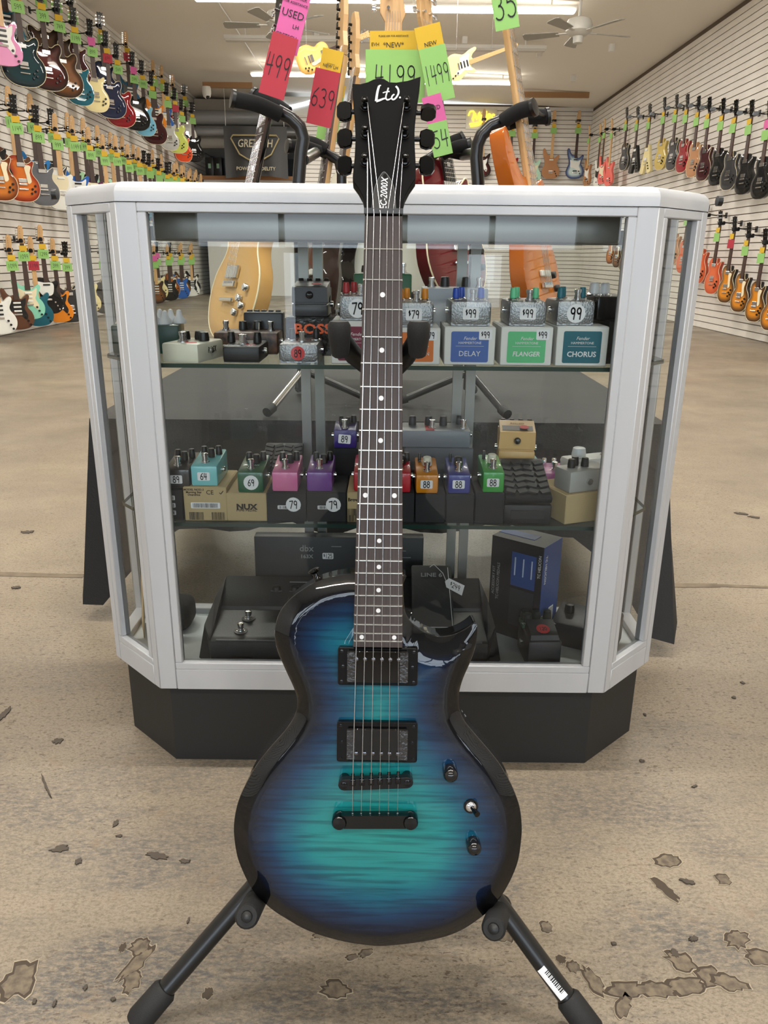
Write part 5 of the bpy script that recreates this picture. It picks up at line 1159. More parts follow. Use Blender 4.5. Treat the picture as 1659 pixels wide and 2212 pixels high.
    for (kx, ky) in (((.085, .12), (.115, .15), (.075, .08), (.11, .10)) if kind in ('single', 'semi') else ((.075, .13), (.095, .09), (.115, .05))): link('knob', kmesh, knobm or (hw if kind == 'slab' else M_kn_k), t, (kx, ky, zt + .003))
    if binding:
        pl = [tuple(p) for p in spline(KO[kind], 3)]
        link('binding', gm(('bind', kind), lambda: MB().tube([(p[0], p[1], -.001) for p in pl] + [(pl[0][0], pl[0][1], -.001)], .0028, 5).mesh('binding')), M_cream, t)
    if detail:
        fm = gm('fret', lambda: MB().box((0, 0, .0006), (.046, .0022, .0016)).mesh('fret'))
        for k in range(1, 20):
            y = nut - (nut - br) * (1 - 2 ** (-k / 12)); 
            if y > end: 
                link('fret', fm, M_nickel, t, (0, y, zf)).scale = (.9 + .22 * (nut - y) / (nut - end), 1, 1)
                if k in (3, 5, 7, 9, 12, 15, 17): link('inlay', gm('inl', lambda: MB().box((0, 0, .0004), (.014, .012, .0009)).mesh('inlay')), M_pearl, t, (0, y + .012, zf))
        ns = 5 if bass else 6
        for k in range(ns):
            f = (k - (ns - 1) / 2) / ((ns - 1) / 2); MB().tube([(f * .027, br, zf + .006), (f * .0175, nut + .004, zf + .002), (f * .014, nut + .05, zf)], .0007 if not bass else .0013, 5).obj('string', M_steel, t)
    for (cm, w_, h_, dx, dy, txt, th) in (tags or ()): card(t, w_, h_, cm, (dx, nut + dy, zf + .012 + random.uniform(0, .004)), txt, th, random.uniform(-.05, .05))
    return t

# ================================================================ cloth-covered table behind the case
TZ = .54; TX0, TX1, TY0, TY1 = -.71, .68, 1.82, 2.72
tb = thing('display_table', 'low table under a black cloth behind the display case', 'table', ((TX0 + TX1) / 2, (TY0 + TY1) / 2, 0))
hw_, hd_ = (TX1 - TX0) / 2, (TY1 - TY0) / 2
MB().box((0, 0, TZ - .02), (2 * hw_ - .01, 2 * hd_ - .01, .03)).obj('table_top', M_basek, tb, False)
for sx in (-1, 1):
    for sy in (-1, 1): MB().cyl((sx * (hw_ - .08), sy * (hd_ - .08), 0), (sx * (hw_ - .08), sy * (hd_ - .08), TZ - .03), .014, 10).obj('leg', M_tubeblack, tb)
M_cloth = mat('black_cloth', (21, 21, 22), .75, bump=(220, .4))
cl = thing('table_cloth', 'black cloth draped over the low table with pointed hanging corners', 'tablecloth', ((TX0 + TX1) / 2, (TY0 + TY1) / 2, 0))
# perimeter drape: hangs short on the long sides and low at the corners
n_side = 26; per = []
def rim(t):     # unit square perimeter
    t = t % 4
    if t < 1: return (-hw_ + 2 * hw_ * t, -hd_), (0, -1), min(t, 1 - t)
    if t < 2: return (hw_, -hd_ + 2 * hd_ * (t - 1)), (1, 0), min(t - 1, 2 - t)
    if t < 3: return (hw_ - 2 * hw_ * (t - 2), hd_), (0, 1), min(t - 2, 3 - t)
    return (-hw_, hd_ - 2 * hd_ * (t - 3)), (-1, 0), min(t - 3, 4 - t)
b = MB(); N_ = 4 * n_side; LV = 7; vs = []; fs = []
for lv in range(LV + 1):
    for i in range(N_):
        (x, y), (nx, ny_), cr = rim(i / n_side); k = lv / LV; cor = max(0.0, 1 - max(0.0, cr - .03) / .15)
        drop = .27 + .225 * cor ** 1.5 + .015 * math.sin(i * 1.3)
        # the corners swing outward a little, folds ripple along the edge
        c0 = (Vector((-.075, .02)) if x < 0 else Vector((.02, -.16))) * cor * k if y < 0 else Vector((math.copysign(.02, x), .02)) * cor * k
        fold = .012 * k * math.sin(i * 1.9) + .012 * k
        vs.append((x + nx * fold + c0.x, y + ny_ * fold + c0.y, TZ + .004 - drop * k))
for lv in range(LV):
    for i in range(N_): j = (i + 1) % N_; fs.append((lv * N_ + i, lv * N_ + j, (lv + 1) * N_ + j, (lv + 1) * N_ + i))
fs.append(tuple(range(N_))); b.add(vs, fs); b.obj('cloth', M_cloth, cl)
# ---------------------------------------------------------------- hanging stands on the table
def hang_stand(label, px_pole, Y, arms, angs):
    base = onY(px_pole[0], px_pole[1], Y); t = thing('hanging_stand', label, 'guitar stand', (base.x, Y, TZ + .006)); O = Vector((base.x, Y, TZ + .006))
    for (pts, r) in arms[:1]: MB().tube([p - O for p in [Vector((base.x, Y, TZ + .05)), base] + pts], r, 14).obj('pole', M_tubeblack, t)
    for (pts, r) in arms[1:]: MB().tube([p - O for p in pts], r, 12).obj('arm', M_tubeblack, t)
    for a in angs:
        d = Vector((math.cos(R(a)), math.sin(R(a)), 0)); lg = MB().tube([Vector((0, 0, .09)), d * .175 + Vector((0, 0, .014))], .009, 10).obj('leg', M_chrome if a == -112 else M_tubeblack, t)
        MB().tube([d * .162 + Vector((0, 0, .02)), d * .19 + Vector((0, 0, .012))], .0125, 10).obj('rubber_foot', M_rubber, lg)
    return t, O
def yoke(t, O, a0, a1, b0, b1, r=.0125):
    """padded fork: shared root a0, two prong ends, keeper strap between them"""
    for a0, e in ((a0, a1), (b0, b1)):
        m_ = a0.lerp(e, .5) + Vector((0, 0, .006)); o = MB().tube([Vector(q) - O for q in spline([tuple(a0), tuple(m_), tuple(e)], 5, False)], r * 1.5, 14).obj('padded_prong', M_foam, t)
        d = (e - a0).normalized(); MB().lathe([(r * 1.75, -.004), (r * 1.75, .004), (r * .8, .006)], 14, Matrix.Translation(e - O) @ d.to_track_quat('Z', 'Y').to_matrix().to_4x4()).obj('end_cap', M_black, o)
    MB().tube([a1 - O, (a1 + b1) / 2 - O + Vector((0, 0, -.004)), b1 - O], .0035, 8).obj('keeper_strap', M_black, t)
Yp = 2.02
curveL = [onY(650, 330, Yp), onY(655, 300, Yp), onY(648, 275, Yp), onY(628, 255, Yp), onY(600, 240, Yp)]
tL, OL = hang_stand('left black hanging stand behind the case holding the natural guitar', (645, 395), Yp, [(curveL, .0155)], (-112, 0, 100))
yoke(tL, OL, onY(622, 246, Yp + .03), onY(548, 208, Yp + .05), onY(606, 248, Yp - .02), onY(503, 214, Yp - .06), .0115)
# lower second tier
Y2 = 2.30; c2 = [onY(655, 345, Yp), onY(690, 325, Y2), onY(730, 345, Y2), onY(738, 375, Y2), onY(738, 400, Y2)]
MB().tube([p - OL for p in c2], .014, 12).obj('arm', M_tubeblack, tL); yoke(tL, OL, onY(705, 324, Y2), onY(652, 305, Y2), onY(690, 328, Y2 - .06), onY(622, 316, Y2 - .10), .0105)
curveR = [onY(1029, 340, Yp), onY(1031, 315, Yp), onY(1040, 292, Yp), onY(1060, 272, Yp), onY(1085, 262, Yp)]
tR, OR = hang_stand('right black hanging stand behind the case holding the maple-neck bass', (1033, 395), Yp, [(curveR, .0155)], (-66, 180, 80))
yoke(tR, OR, onY(1086, 262, Yp - .02), onY(1153, 232, Yp - .06), onY(1096, 266, Yp + .03), onY(1182, 252, Yp + .04), .0115)
c2 = [onY(1031, 330, Yp), onY(1000, 335, Y2), onY(950, 325, Y2), onY(915, 350, Y2), onY(905, 380, Y2)]
MB().tube([p - OR for p in c2], .014, 12).obj('arm', M_tubeblack, tR); yoke(tR, OR, onY(945, 330, Y2), onY(1000, 298, Y2), onY(955, 334, Y2 - .06), onY(1016, 312, Y2 - .08), .0105)
# ---------------------------------------------------------------- guitars on the stands
def stage(label, bot, topp, Yb, Yt, yaw, **kw):
    """bot/topp: photo points of body bottom and nut with their depths; yaw: turn of the face about the vertical"""
    A = onY(*bot, Yb); B_ = onY(*topp, Yt); nut = .79 if kw['kind'] != 'bass' else .96; s = (B_ - A).length / nut
    n = Vector((math.sin(yaw), -math.cos(yaw), .12)); return make_guitar(label, scene_matrix(A, B_ - A, n, s), group='guitars on the stands behind the case', detail=True, **kw)
M_natural = burst_material('natural_maple', [(0, (196, 152, 92)), (.05, (206, 164, 104)), (.15, (212, 172, 112))], coat=.6)
M_bodyk = burst_material('gloss_black_body', [(0, (10, 10, 11)), (.05, (12, 12, 13)), (.15, (14, 14, 15))], coat=.8)
M_redsh = burst_material('cherry_body', [(0, (86, 12, 20)), (.05, (112, 16, 24)), (.15, (122, 20, 26))], coat=.8)
M_relic = burst_material('relic_white_body', [(0, (206, 200, 180)), (.05, (220, 218, 204)), (.15, (224, 222, 210))], coat=.4)
M_amber = burst_material('amber_body', [(0, (168, 86, 18)), (.05, (196, 108, 26)), (.15, (206, 122, 34))], coat=.8)
M_brownb = burst_material('dark_walnut_body', [(0, (40, 24, 20)), (.05, (62, 38, 30)), (.15, (78, 50, 38))], coat=.6)
T = lambda *a: a
g1 = stage('natural top left-handed guitar with black neck on the left stand, pink USED card', (482, 735), (607, 130), 1.97, 2.10, R(-56), kind='single', bmat=M_natural, neck=M_blackg, board=M_rose, headm=M_blackg, binding=True, knobm=M_chrome,
           tags=[])
def stage_card(parent, m, quad_c, w_, h_, Y, ang, txt=None, th=.05, pr=None, prs=None):
    p = onY(*quad_c, Y); t = card(parent, w_, h_, m, (0, 0, 0), txt, th, ink=.07); t.matrix_world = Matrix.Identity(4)
    n = Vector((0, -1, .15)).normalized(); u = Vector((math.sin(ang), .0, math.cos(ang))); Mw = scene_matrix(p, u, n); t.parent = parent; t.matrix_parent_inverse = parent.matrix_world.inverted() if False else Matrix.Identity(4)
    t.matrix_local = parent_world(parent).inverted() @ Mw
    for (s_, sz, dx, dy) in (prs or ()): link('lettering', text_mesh(s_, sz), M_ink, t, (dx, dy, .0012))
    return t
def parent_world(o): return o.matrix_basis
stage_card(g1, M_red_tag, (601, 143), .058, .125, 1.92, R(17), '499', .044)
stage_card(g1, M_pink_tag, (630, 45), .058, .125, 1.93, R(17), prs=[('PLEASE ASK', .009, 0, .045), ('FOR ASSISTANCE', .007, 0, .034), ('USED', .021, 0, .012), ('LH', .012, .012, -.010), ('GRETSCH', .011, -.004, -.032), ('G5222LH', .011, -.004, -.047)])
g2 = stage('dark walnut guitar leaning left of centre behind the red 639 card', (650, 740), (742, 125), 2.22, 2.38, R(-72), kind='slab', bmat=M_brownb, neck=M_maple, board=M_rose, headm=M_maple, hw=M_blackg, head='inline', knobm=M_kn_k)
stage_card(g2, M_red_tag, (698, 212), .062, .125, 2.12, R(12), '639', .042); stage_card(g2, M_yellow_tag, (714, 144), .052, .075, 2.13, R(12), prs=[('NEW LH', .010, 0, .0), ('____', .01, 0, .01)])
g3 = stage('black guitar with maple neck beside the walnut one, green 99 card', (690, 740), (768, 170), 2.50, 2.64, R(-70), kind='slab', bmat=M_bodyk, neck=M_maple, board=M_rose, headm=M_maple, hw=M_blackg, head='inline')
stage_card(g3, M_green_tag, (712, 255), .060, .115, 2.40, R(10), '99', .045); stage_card(g3, M_yellow_tag, (724, 207), .05, .06, 2.41, R(10), prs=[('NEW', .012, 0, 0)])
g4 = stage('relic white guitar at centre stage with green 4199 card', (828, 745), (850, 52), 2.50, 2.62, R(0), kind='double', bmat=M_relic, neck=M_maple, board=M_maple, headm=M_maple, hw=M_chrome, head='inline', npick=1)
stage_card(g4, M_green_tag, (854, 165), .165, .13, 2.40, R(0), '4199', .055); stage_card(g4, M_yellow_tag, (850, 96), .13, .066, 2.41, R(-1), prs=[('PLEASE ASK FOR ASSISTANCE', .0062, 0, .020), ('*NEW*', .018, 0, -.002), ('FRANKIE', .013, .006, -.024), ('EVH', .012, -.05, 0)])
g5 = stage('cherry red bound guitar leaning right of centre with green 1499 card', (1004, 650), (914, 70), 2.30, 2.40, R(52), kind='single', bmat=M_redsh, neck=M_maho, board=M_ebony, headm=M_maple, binding=True)
stage_card(g5, M_green_tag, (944, 160), .068, .125, 2.20, R(-14), '1499', .044); stage_card(g5, M_yellow_tag, (930, 95), .066, .085, 2.21, R(-14), prs=[('NEW', .014, 0, 0)]); stage_card(g5, M_pink_tag, (940, 245), .05, .085, 2.19, R(-16), prs=[('USED', .014, 0, .012)]); stage_card(g5, M_green_tag, (951, 300), .05, .08, 2.18, R(-14), '54', .042)
g6 = stage('amber-sided five-string bass with maple neck on the right stand', (1186, 690), (1078, -60), 1.96, 2.06, R(62), kind='bass', bmat=M_amber, neck=M_maple, board=M_maple, headm=M_maple, name='bass_guitar', cat='bass')
stage_card(g6, M_green_tag, (1090, 12), .052, .09, 1.9, R(-12), '35', .05)
# ================================================================ guitars on the walls
def solid(nm, c, rim=None, coat=.8): 
    return burst_material('paint_' + nm, [(0, rim or c), (.03 if rim else .05, c if not rim else tuple((a + b2) // 2 for a, b2 in zip(c, rim))), (.07, c), (.15, c)], coat=coat)
PAINT = {
 'pink': solid('pink', (224, 150, 190)), 'teal': solid('teal', (16, 92, 110)), 'dark teal': solid('dark_teal', (18, 56, 62), (10, 24, 28)), 'brown': solid('brown', (74, 48, 30), (22, 14, 10)),
 'dark red burst': solid('dark_red_burst', (84, 24, 20), (18, 8, 8)), 'brown burst': solid('brown_burst', (120, 74, 34), (26, 16, 12)), 'maroon': solid('maroon', (60, 18, 22)), 'cream': solid('cream', (226, 212, 156)),
 'navy': solid('navy', (22, 32, 62)), 'red': solid('red', (134, 16, 26)), 'steel blue': solid('steel_blue', (40, 92, 120)), 'black': solid('black', (14, 14, 15)), 'sky blue': solid('sky_blue', (120, 190, 220)),
 'orange': solid('orange', (222, 132, 30)), 'blue': solid('blue', (34, 92, 172)), 'silver': solid('silver', (176, 176, 170)), 'lime': solid('lime', (186, 196, 92)), 'white': solid('white', (226, 226, 218)),
 'orange red': solid('orange_red', (206, 70, 26)), 'amber burst': solid('amber_burst', (190, 110, 34), (84, 34, 14)), 'cherry burst': solid('cherry_burst', (204, 106, 30), (120, 24, 18)), 'grey': solid('grey', (96, 98, 104)),
 'azure': solid('azure', (42, 116, 180)), 'mint': solid('mint', (136, 206, 178)), 'walnut': solid('walnut', (92, 58, 40)), 'sage': solid('sage', (150, 190, 150)), 'tobacco burst': solid('tobacco_burst', (206, 130, 30), (26, 16, 12)),
 'gold': solid('gold', (190, 166, 84)), 'natural': solid('natural', (170, 122, 84)), 'coral': solid('coral', (228, 110, 100)), 'violet': solid('violet', (86, 34, 66)), 'seafoam': solid('seafoam', (176, 214, 190)), 'ocean burst': solid('ocean_burst', (200, 220, 216), (18, 34, 96)),
 'copper': solid('copper', (206, 100, 56), (180, 70, 40)), 'charcoal': solid('charcoal', (52, 52, 54))}
NUMW = ['first', 'second', 'third', 'fourth', 'fifth', 'sixth', 'seventh', 'eighth', 'ninth', 'tenth', 'eleventh', 'twelfth', 'thirteenth', 'fourteenth', 'fifteenth', 'sixteenth', 'seventeenth', 'eighteenth', 'nineteenth', 'twentieth']
def ordn(i):
    if i < 20: return NUMW[i]
    tens = {2: 'twenty', 3: 'thirty', 4: 'forty'}[(i + 1) // 10]; r_ = (i + 1) % 10
    return tens + ('ieth' if False else '') + '-' + NUMW[r_ - 1] if r_ else {2: 'twentieth', 3: 'thirtieth', 4: 'fortieth'}[(i + 1) // 10]
def world_of(o): return Matrix.LocRotScale(o.location, o.rotation_euler, None)
HOOK = None
def hook(wall, p, wallx, pad=None, which=''):
    """slat-wall peg with a padded fork, fixed to the wall"""
    sg = 1 if p.x > wallx else -1; w0_ = wallx + sg * .0445; d = p.x - w0_; b = MB(); b.tube([(0, 0, 0), (d * .55, 0, .0), (d * .96, 0, .012)], .008, 6); b.box((sg * .007, 0, 0), (.012, .05, .07))
    t = thing('wall_hook', 'black hook holding ' + which, 'hook', (w0_, p.y, p.z), group='slat wall hooks'); o = link('arm', b.mesh('hook'), M_black, t)
    b = MB(); b.rbox((d, -.005, .0), (.07, .085, .045), .012); f = link('fork_pad', b.mesh('fork', True), pad or M_foam, t)
KIND_WORD = {'single': 'single-cutaway', 'double': 'double-cutaway', 'slab': 'slab-bodied', 'semi': 'large hollow-bodied', 'vee': 'V-shaped', 'bass': 'long-necked bass'}
def hang(row, i, col, kind, p, nrm, s, wall, wallx, where, price, cards=('y', 'g'), tilt=.0, big=True, pad=None, hook_on=True, lean=0.0):
    dark = kind in ('single', 'semi', 'vee')
    kw = dict(neck=M_maho if dark else M_maple, board=M_rose if (dark or i % 3) else M_maple, headm=M_blackg if dark else M_maple, hw=M_chrome)
    if kind in ('double', 'slab', 'bass'): kw['pg'] = [M_wpg, M_kpg, M_cream, None][i % 4]; kw['npick'] = 3 if kind == 'double' else 2
    elif col.endswith('burst') and kind == 'single': kw['pg'] = M_cream
    else: kw['pg'] = None
    bnd = kind in ('single', 'semi') and col not in ('black',)
    nut = .79 if kind != 'bass' else .96
    tg = []; y = -.03
    cm = {'y': M_yellow_tag, 'g': M_green_tag, 'p': M_pink_tag, 'r': M_red_tag}
    for c in cards:
        if c == 'y': tg.append((cm[c], .078, .056, 0, y - .02, None, 0)); y -= .05
        elif c == 'p': tg.append((cm[c], .085, .085, 0, y - .03, None, 0)); y -= .085
        else: tg.append((cm[c], .118, .098, 0, y - .052, price if big else None, .042)); y -= .1
    lab = '%s %s guitar, %s %s' % (col, KIND_WORD[kind], ordn(i), where) if kind != 'bass' else '%s %s, %s %s' % (col, KIND_WORD[kind], ordn(i), where)
    up = Vector((0, 0, 1)) - Vector(nrm).normalized() * lean
    t = make_guitar(lab, scene_matrix(p, up, nrm, s), kind, PAINT[col], binding=bnd, group=row, tags=tg, cat='bass' if kind == 'bass' else 'guitar', name='bass_guitar' if kind == 'bass' else 'electric_guitar', **kw)
    if hook_on: hook(wall, Vector(p) + Vector((0, 0, nut * s + .03)) - Vector(nrm).normalized() * .02, wallx, pad, 'the ' + ordn(i) + ' guitar ' + where)
    return t
PR = ['549', '849', '599', '999', '399', '449', '749', '1099', '1199', '899', '1299', '699']
NL = (0.66, -0.75, 0)
# ---- left wall, top row: traced one by one
TOP = [((13, 142), 'pink', 'double', 0), ((22, 108), 'teal', 'double', 1), ((57, 188), 'dark teal', 'semi', 0), ((104, 160), 'brown', 'semi', 1), ((108, 196), 'dark red burst', 'semi', 0), ((136, 165), 'brown', 'single', 1), ((143, 211), 'brown burst', 'semi', 0),
       ((170, 183), 'maroon', 'single', 1), ((176, 228), 'teal', 'single', 0), ((210, 242), 'cream', 'single', 0), ((230, 214), 'navy', 'single', 1), ((242, 256), 'navy', 'semi', 0), ((264, 275), 'red', 'semi', 0), ((284, 239), 'steel blue', 'double', 1), ((297, 282), 'black', 'semi', 0),
       ((316, 294), 'sky blue', 'single', 0), ((340, 282), 'orange', 'double', 1), ((336, 312), 'maroon', 'semi', 0), ((358, 288), 'blue', 'double', 1), ((368, 325), 'silver', 'single', 0), ((381, 300), 'red', 'double', 1), ((384, 331), 'lime', 'semi', 0), ((404, 312), 'white', 'semi', 1), ((398, 350), 'orange red', 'single', 0), ((420, 350), 'black', 'semi', 0)]
CT = [('y', 'g')] * 6 + [('y', 'g'), ('y', 'g'), ('y', 'g'), ('p', 'g'), ('y', 'g'), ('y', 'r'), ('y', 'g'), ('y', 'r'), ('p', 'g')] + [('y', 'g')] * 6 + [('y', 'r')] + [('y', 'g')] * 5
for i, (q, col, kind, ly) in enumerate(TOP):
    X = -4.08 if not ly else -4.24
    p = onX(*q, X); hang('guitars in the top row of the left wall', i, col, kind, p, NL, 1.18, WL, XL, 'from the front in the left wall top row', PR[i % 12], CT[i], big=i < 16)
# ---- left wall, middle row
MID = [('amber burst', 'single'), ('black', 'single'), ('cherry burst', 'single'), ('walnut', 'double'), ('grey', 'single'), ('azure', 'double'), ('white', 'slab'), ('charcoal', 'single'), ('blue', 'double'), ('sage', 'double'), ('violet', 'slab'), ('black', 'double'), ('cream', 'slab'), ('seafoam', 'double'),
       ('brown burst', 'double'), ('red', 'double'), ('natural', 'slab'), ('white', 'double'), ('teal', 'double'), ('black', 'slab')]
ys_, n_ = 8.75, 36
for i in range(n_):
    col, kind = MID[i % len(MID)]; ly = i % 2; p = Vector((-4.08 if not ly else -4.24, 8.75 + i * .278, 1.44 + .10 * ly + (.012 * (i % 3))))
    hang('guitars in the middle row of the left wall', i, col, kind, p, NL, 1.13 if kind != 'double' else 1.17, WL, XL, 'from the front in the left wall middle row', (['999', '1099', '1149', '1199', '899', '499'])[i % 6], ('y', 'g'), big=i < 20)
# ---- left wall, bottom row
BOT = [((5, 722), 'white', 'double'), ((44, 712), 'walnut', 'double'), ((68, 690), 'mint', 'double'), ((88, 704), 'teal', 'double'), ((108, 678), 'black', 'slab'), ((133, 696), 'orange', 'double'), ((157, 697), 'charcoal', 'semi')]
i = 0
for (q, col, kind) in BOT:
    p = onX(*q, -4.1 - .06 * (i % 2)); p.z = max(p.z, .05); hang('guitars in the bottom row of the left wall', i, col, kind, p, NL, 1.05, WL, XL, 'from the front in the left wall bottom row', ['399', '1099', '1099', '1199', '1299', '399'][i % 6], ('y', 'r') if i == 3 else ('y', 'g'), big=True); i += 1
B2 = [('charcoal', 'single'), ('cream', 'double'), ('black', 'single'), ('walnut', 'single'), ('charcoal', 'double'), ('seafoam', 'double'), ('brown', 'double'), ('black', 'slab'), ('brown burst', 'double'), ('cream', 'single'), ('black', 'double'), ('amber burst', 'single'), ('blue', 'double'), ('tobacco burst', 'double'), ('white', 'double'), ('black', 'double')]
for k, (col, kind) in enumerate(B2):
    p = Vector((-4.1 - .08 * (k % 2), 10.75 + k * .44, .08 + .05 * (k % 2)))
    hang('guitars in the bottom row of the left wall', i, col, kind, p, NL, 1.05, WL, XL, 'from the front in the left wall bottom row', PR[k % 12], ('p', 'g') if 4 <= k <= 9 else ('y', 'g'), big=k < 4); i += 1
# ---- right wall, upper row (nearest last in the list)
NR = (-.985, -.17, 0)
RU = [((1345, 368), 'charcoal', 'single'), ((1367, 372), 'black', 'vee'), ((1392, 373), 'cream', 'vee'), ((1423, 367), 'gold', 'single'), ((1448, 368), 'charcoal', 'single'), ((1470, 373), 'red', 'single'), ((1493, 383), 'natural', 'single'), ((1515, 391), 'maroon', 'single'), ((1543, 401), 'black', 'single'), ((1569, 411), 'charcoal', 'single'), ((1601, 420), 'black', 'single'), ((1637, 430), 'black', 'single')]
M_grpad = mat('grey_black_pad', (120, 126, 134), .5)
for i, (q, col, kind) in enumerate(reversed(RU)):
    p = onX(*q, 4.16); hang('guitars in the upper row of the right wall', i, col, kind, p, NR, 1.04, WR, XR, 'from the front in the right wall upper row', PR[i % 12], ('p', 'g') if i == 0 else ('y', 'g'), big=False, pad=M_grpad)
# ---- right wall, lower row
RL = [((1659, 714), 'tobacco burst', 'single'), ((1625, 695), 'tobacco burst', 'single'), ((1592, 674), 'tobacco burst', 'single'), ((1563, 654), 'tobacco burst', 'single'), ((1534, 635), 'copper', 'single'), ((1505, 612), 'copper', 'single'), ((1471, 590), 'copper', 'single'), ((1449, 573), 'natural', 'single'),
      ((1378, 612), 'tobacco burst', 'single'), ((1362, 600), 'tobacco burst', 'single'), ((1345, 588), 'brown burst', 'single'), ((1330, 578), 'brown burst', 'single'), ((1316, 570), 'amber burst', 'single')]
for i, (q, col, kind) in enumerate(RL):
    X = 4.16 if i < 8 else 3.86
    p = onX(*q, X); 
    if i >= 8: p = onX(*q, 4.1)
    if p.y > 18.2: p = onY(*q, 18.0)
    hang('guitars in the lower row of the right wall', i, col, kind, p, NR, 1.04, WR, XR, 'from the front in the right wall lower row', PR[i % 12], ('y', 'r') if i == 3 else ('y', 'g'), big=False, lean=.02)
# ---- far right corner of the right wall: small basses low down
FR = [((1265, 402), 'natural'), ((1288, 405), 'white'), ((1297, 398), 'coral'), ((1312, 402), 'coral')]
for i, (q, col) in enumerate(FR):
    p = onX(*q, 4.16); hang('basses in the far corner of the right wall', i, col, 'bass', p, NR, .98, WR, XR, 'from the corner, far end of the right wall', PR[i % 12], ('g',), big=False)
# ---- back wall basses
BK = [((1040, 383), 'dark red burst'), ((1100, 392), 'red'), ((1148, 396), 'seafoam'), ((1188, 386), 'natural'), ((1240, 386), 'ocean burst')]
for i, (q, col) in enumerate(BK):
    p = onY(*q, YB - .16)
    hang('basses on the back wall', i, col, 'bass', p, (.0, -1, 0), 1.16, WB, 0, 'from the left on the back wall', PR[i], ('y', 'g'), big=False, hook_on=False)
    tag(MB().box((p.x, YB - .115, p.z + .96 * 1.16 + .05), (.10, .135, .05), 0, .01).obj('wall_hook', M_black), 'black padded wall hook holding the %s bass on the back wall' % ordn(i), 'hook', 'slat wall hooks')
# ================================================================ ceiling fixtures
LB = ['nearest the shop front', 'above the photographer', 'over the display case', 'past the display case', 'in the front visible row', 'in the back visible row', 'in the unlit middle row']
rows_ = sorted(set(s[1] for s in STRIPS)); rl = {-2.6: 0, 1.2: 1, 4.8: 2, 8.2: 3, 11.6: 4, 16.0: 5, 13.6: 6}
M_unlit = mat('unlit_diffuser', (206, 202, 194), .5)
for (xx, yy, lit) in STRIPS:
    z = ceil_z(xx); t = thing('strip_lamp', '%s fluorescent strip, %s of the pair %s' % ('glowing' if lit else 'unlit white', 'left' if xx < 0 else 'right', LB[rl[yy]]), 'ceiling light', (xx, yy, z - .16), group='fluorescent strips')
    MB().rbox((0, 0, .03), (2.46, .075, .06), .01).obj('housing', M_white, t)
    MB().rbox((0, 0, -.012), (2.42, .115, .035), .016).obj('diffuser', M_light if lit else M_unlit, t)
    for sx in (-1, 1): MB().cyl((sx * .9, 0, .055), (sx * .9, 0, .165 + (ceil_z(xx + sx * .9) - z)), .012, 8).obj('hanger', M_white, t)
def fan(label, p, rot):
    t = thing('ceiling_fan', label, 'ceiling fan', tuple(p), (0, 0, rot), 'ceiling fans'); zc = ceil_z(p.x) - p.z
    m = mat('fan_white', (190, 188, 180), .4); MB().lathe([(.03, zc), (.09, zc - .01), (.07, zc - .10), (.02, zc - .13)], 16).obj('canopy', m, t); MB().cyl((0, 0, .1), (0, 0, zc - .1), .016, 10).obj('down_rod', m, t)
    MB().lathe([(.04, .14), (.13, .11), (.155, .05), (.15, -.01), (.10, -.05), (.06, -.06), (.055, -.13), (.02, -.14)], 20).obj('motor', m, t)
    for k in range(5):
        a = 2 * math.pi * k / 5; b = MB(); b.M = Matrix.Rotation(a, 4, 'Z') @ Matrix.Translation((.40, 0, -.02)) @ Matrix.Rotation(R(12), 4, 'X'); b.prism([(-.17, -.05), (.22, -.075), (.25, -.05), (.25, .05), (.22, .075), (-.17, .05)], -.004, .004)
        bl_ = b.obj('blade', mat('fan_blade', (150, 148, 140), .5), t, False); b = MB(); b.M = Matrix.Rotation(a, 4, 'Z'); b.box((.19, 0, -.02), (.14, .035, .01)); b.obj('blade_iron', m, bl_, False)
fan('white five-blade ceiling fan at the upper right', onY(1250, 66, 10.3), .25); fan('white five-blade ceiling fan at the upper left behind the pink card', onY(603, 50, 10.3), .6)
# conduit along the ceiling, little sensors, dome camera
a0 = onY(430, 0, 11.2); MB_ = MB(); zz = ceil_z(a0.x) - .02; t = MB_.cyl((a0.x, 4.0, zz), (a0.x, 18.0, zz), .014, 8).obj('conduit', M_white); t.parent = CEIL
for i, (px, py, wd) in enumerate(((684, 72, 'left of centre'), (1004, 80, 'right of centre'), (1322, 96, 'below the right fan'), (1239, 163, 'farthest to the right'), (1165, 109, 'smallest'))):
    d = ray(px, py); 
    # meet the sloping ceiling
    tt = 5.0
    for _ in range(60):
        q = CP + d * tt; tt += (ceil_z(q.x) - q.z) / max(.05, d.z) * .7
    q = CP + d * tt
    o = MB().rbox((0, 0, -.05), (.09, .09, .12), .02).obj('ceiling_sensor', M_white); o.location = (q.x, q.y, ceil_z(q.x) + .008); tag(o, 'small white ceiling sensor, %s of the five' % wd, 'sensor', 'ceiling sensors')
q = onY(446, 190, YB - 1.6); q.z = onY(446, 180.6, YB - 1.6).z - .195; t = thing('dome_camera', 'white dome camera with black lens under the left wooden trim', 'camera', tuple(q)); MB().lathe([(.09, .14), (.09, .02), (.07, -.04), (.03, -.07)], 14).obj('housing', M_white, t); MB().lathe([(.045, -.03), (.03, -.075), (.01, -.085)], 12, Matrix.Translation((.02, -.03, 0))).obj('lens', M_blackg, t)
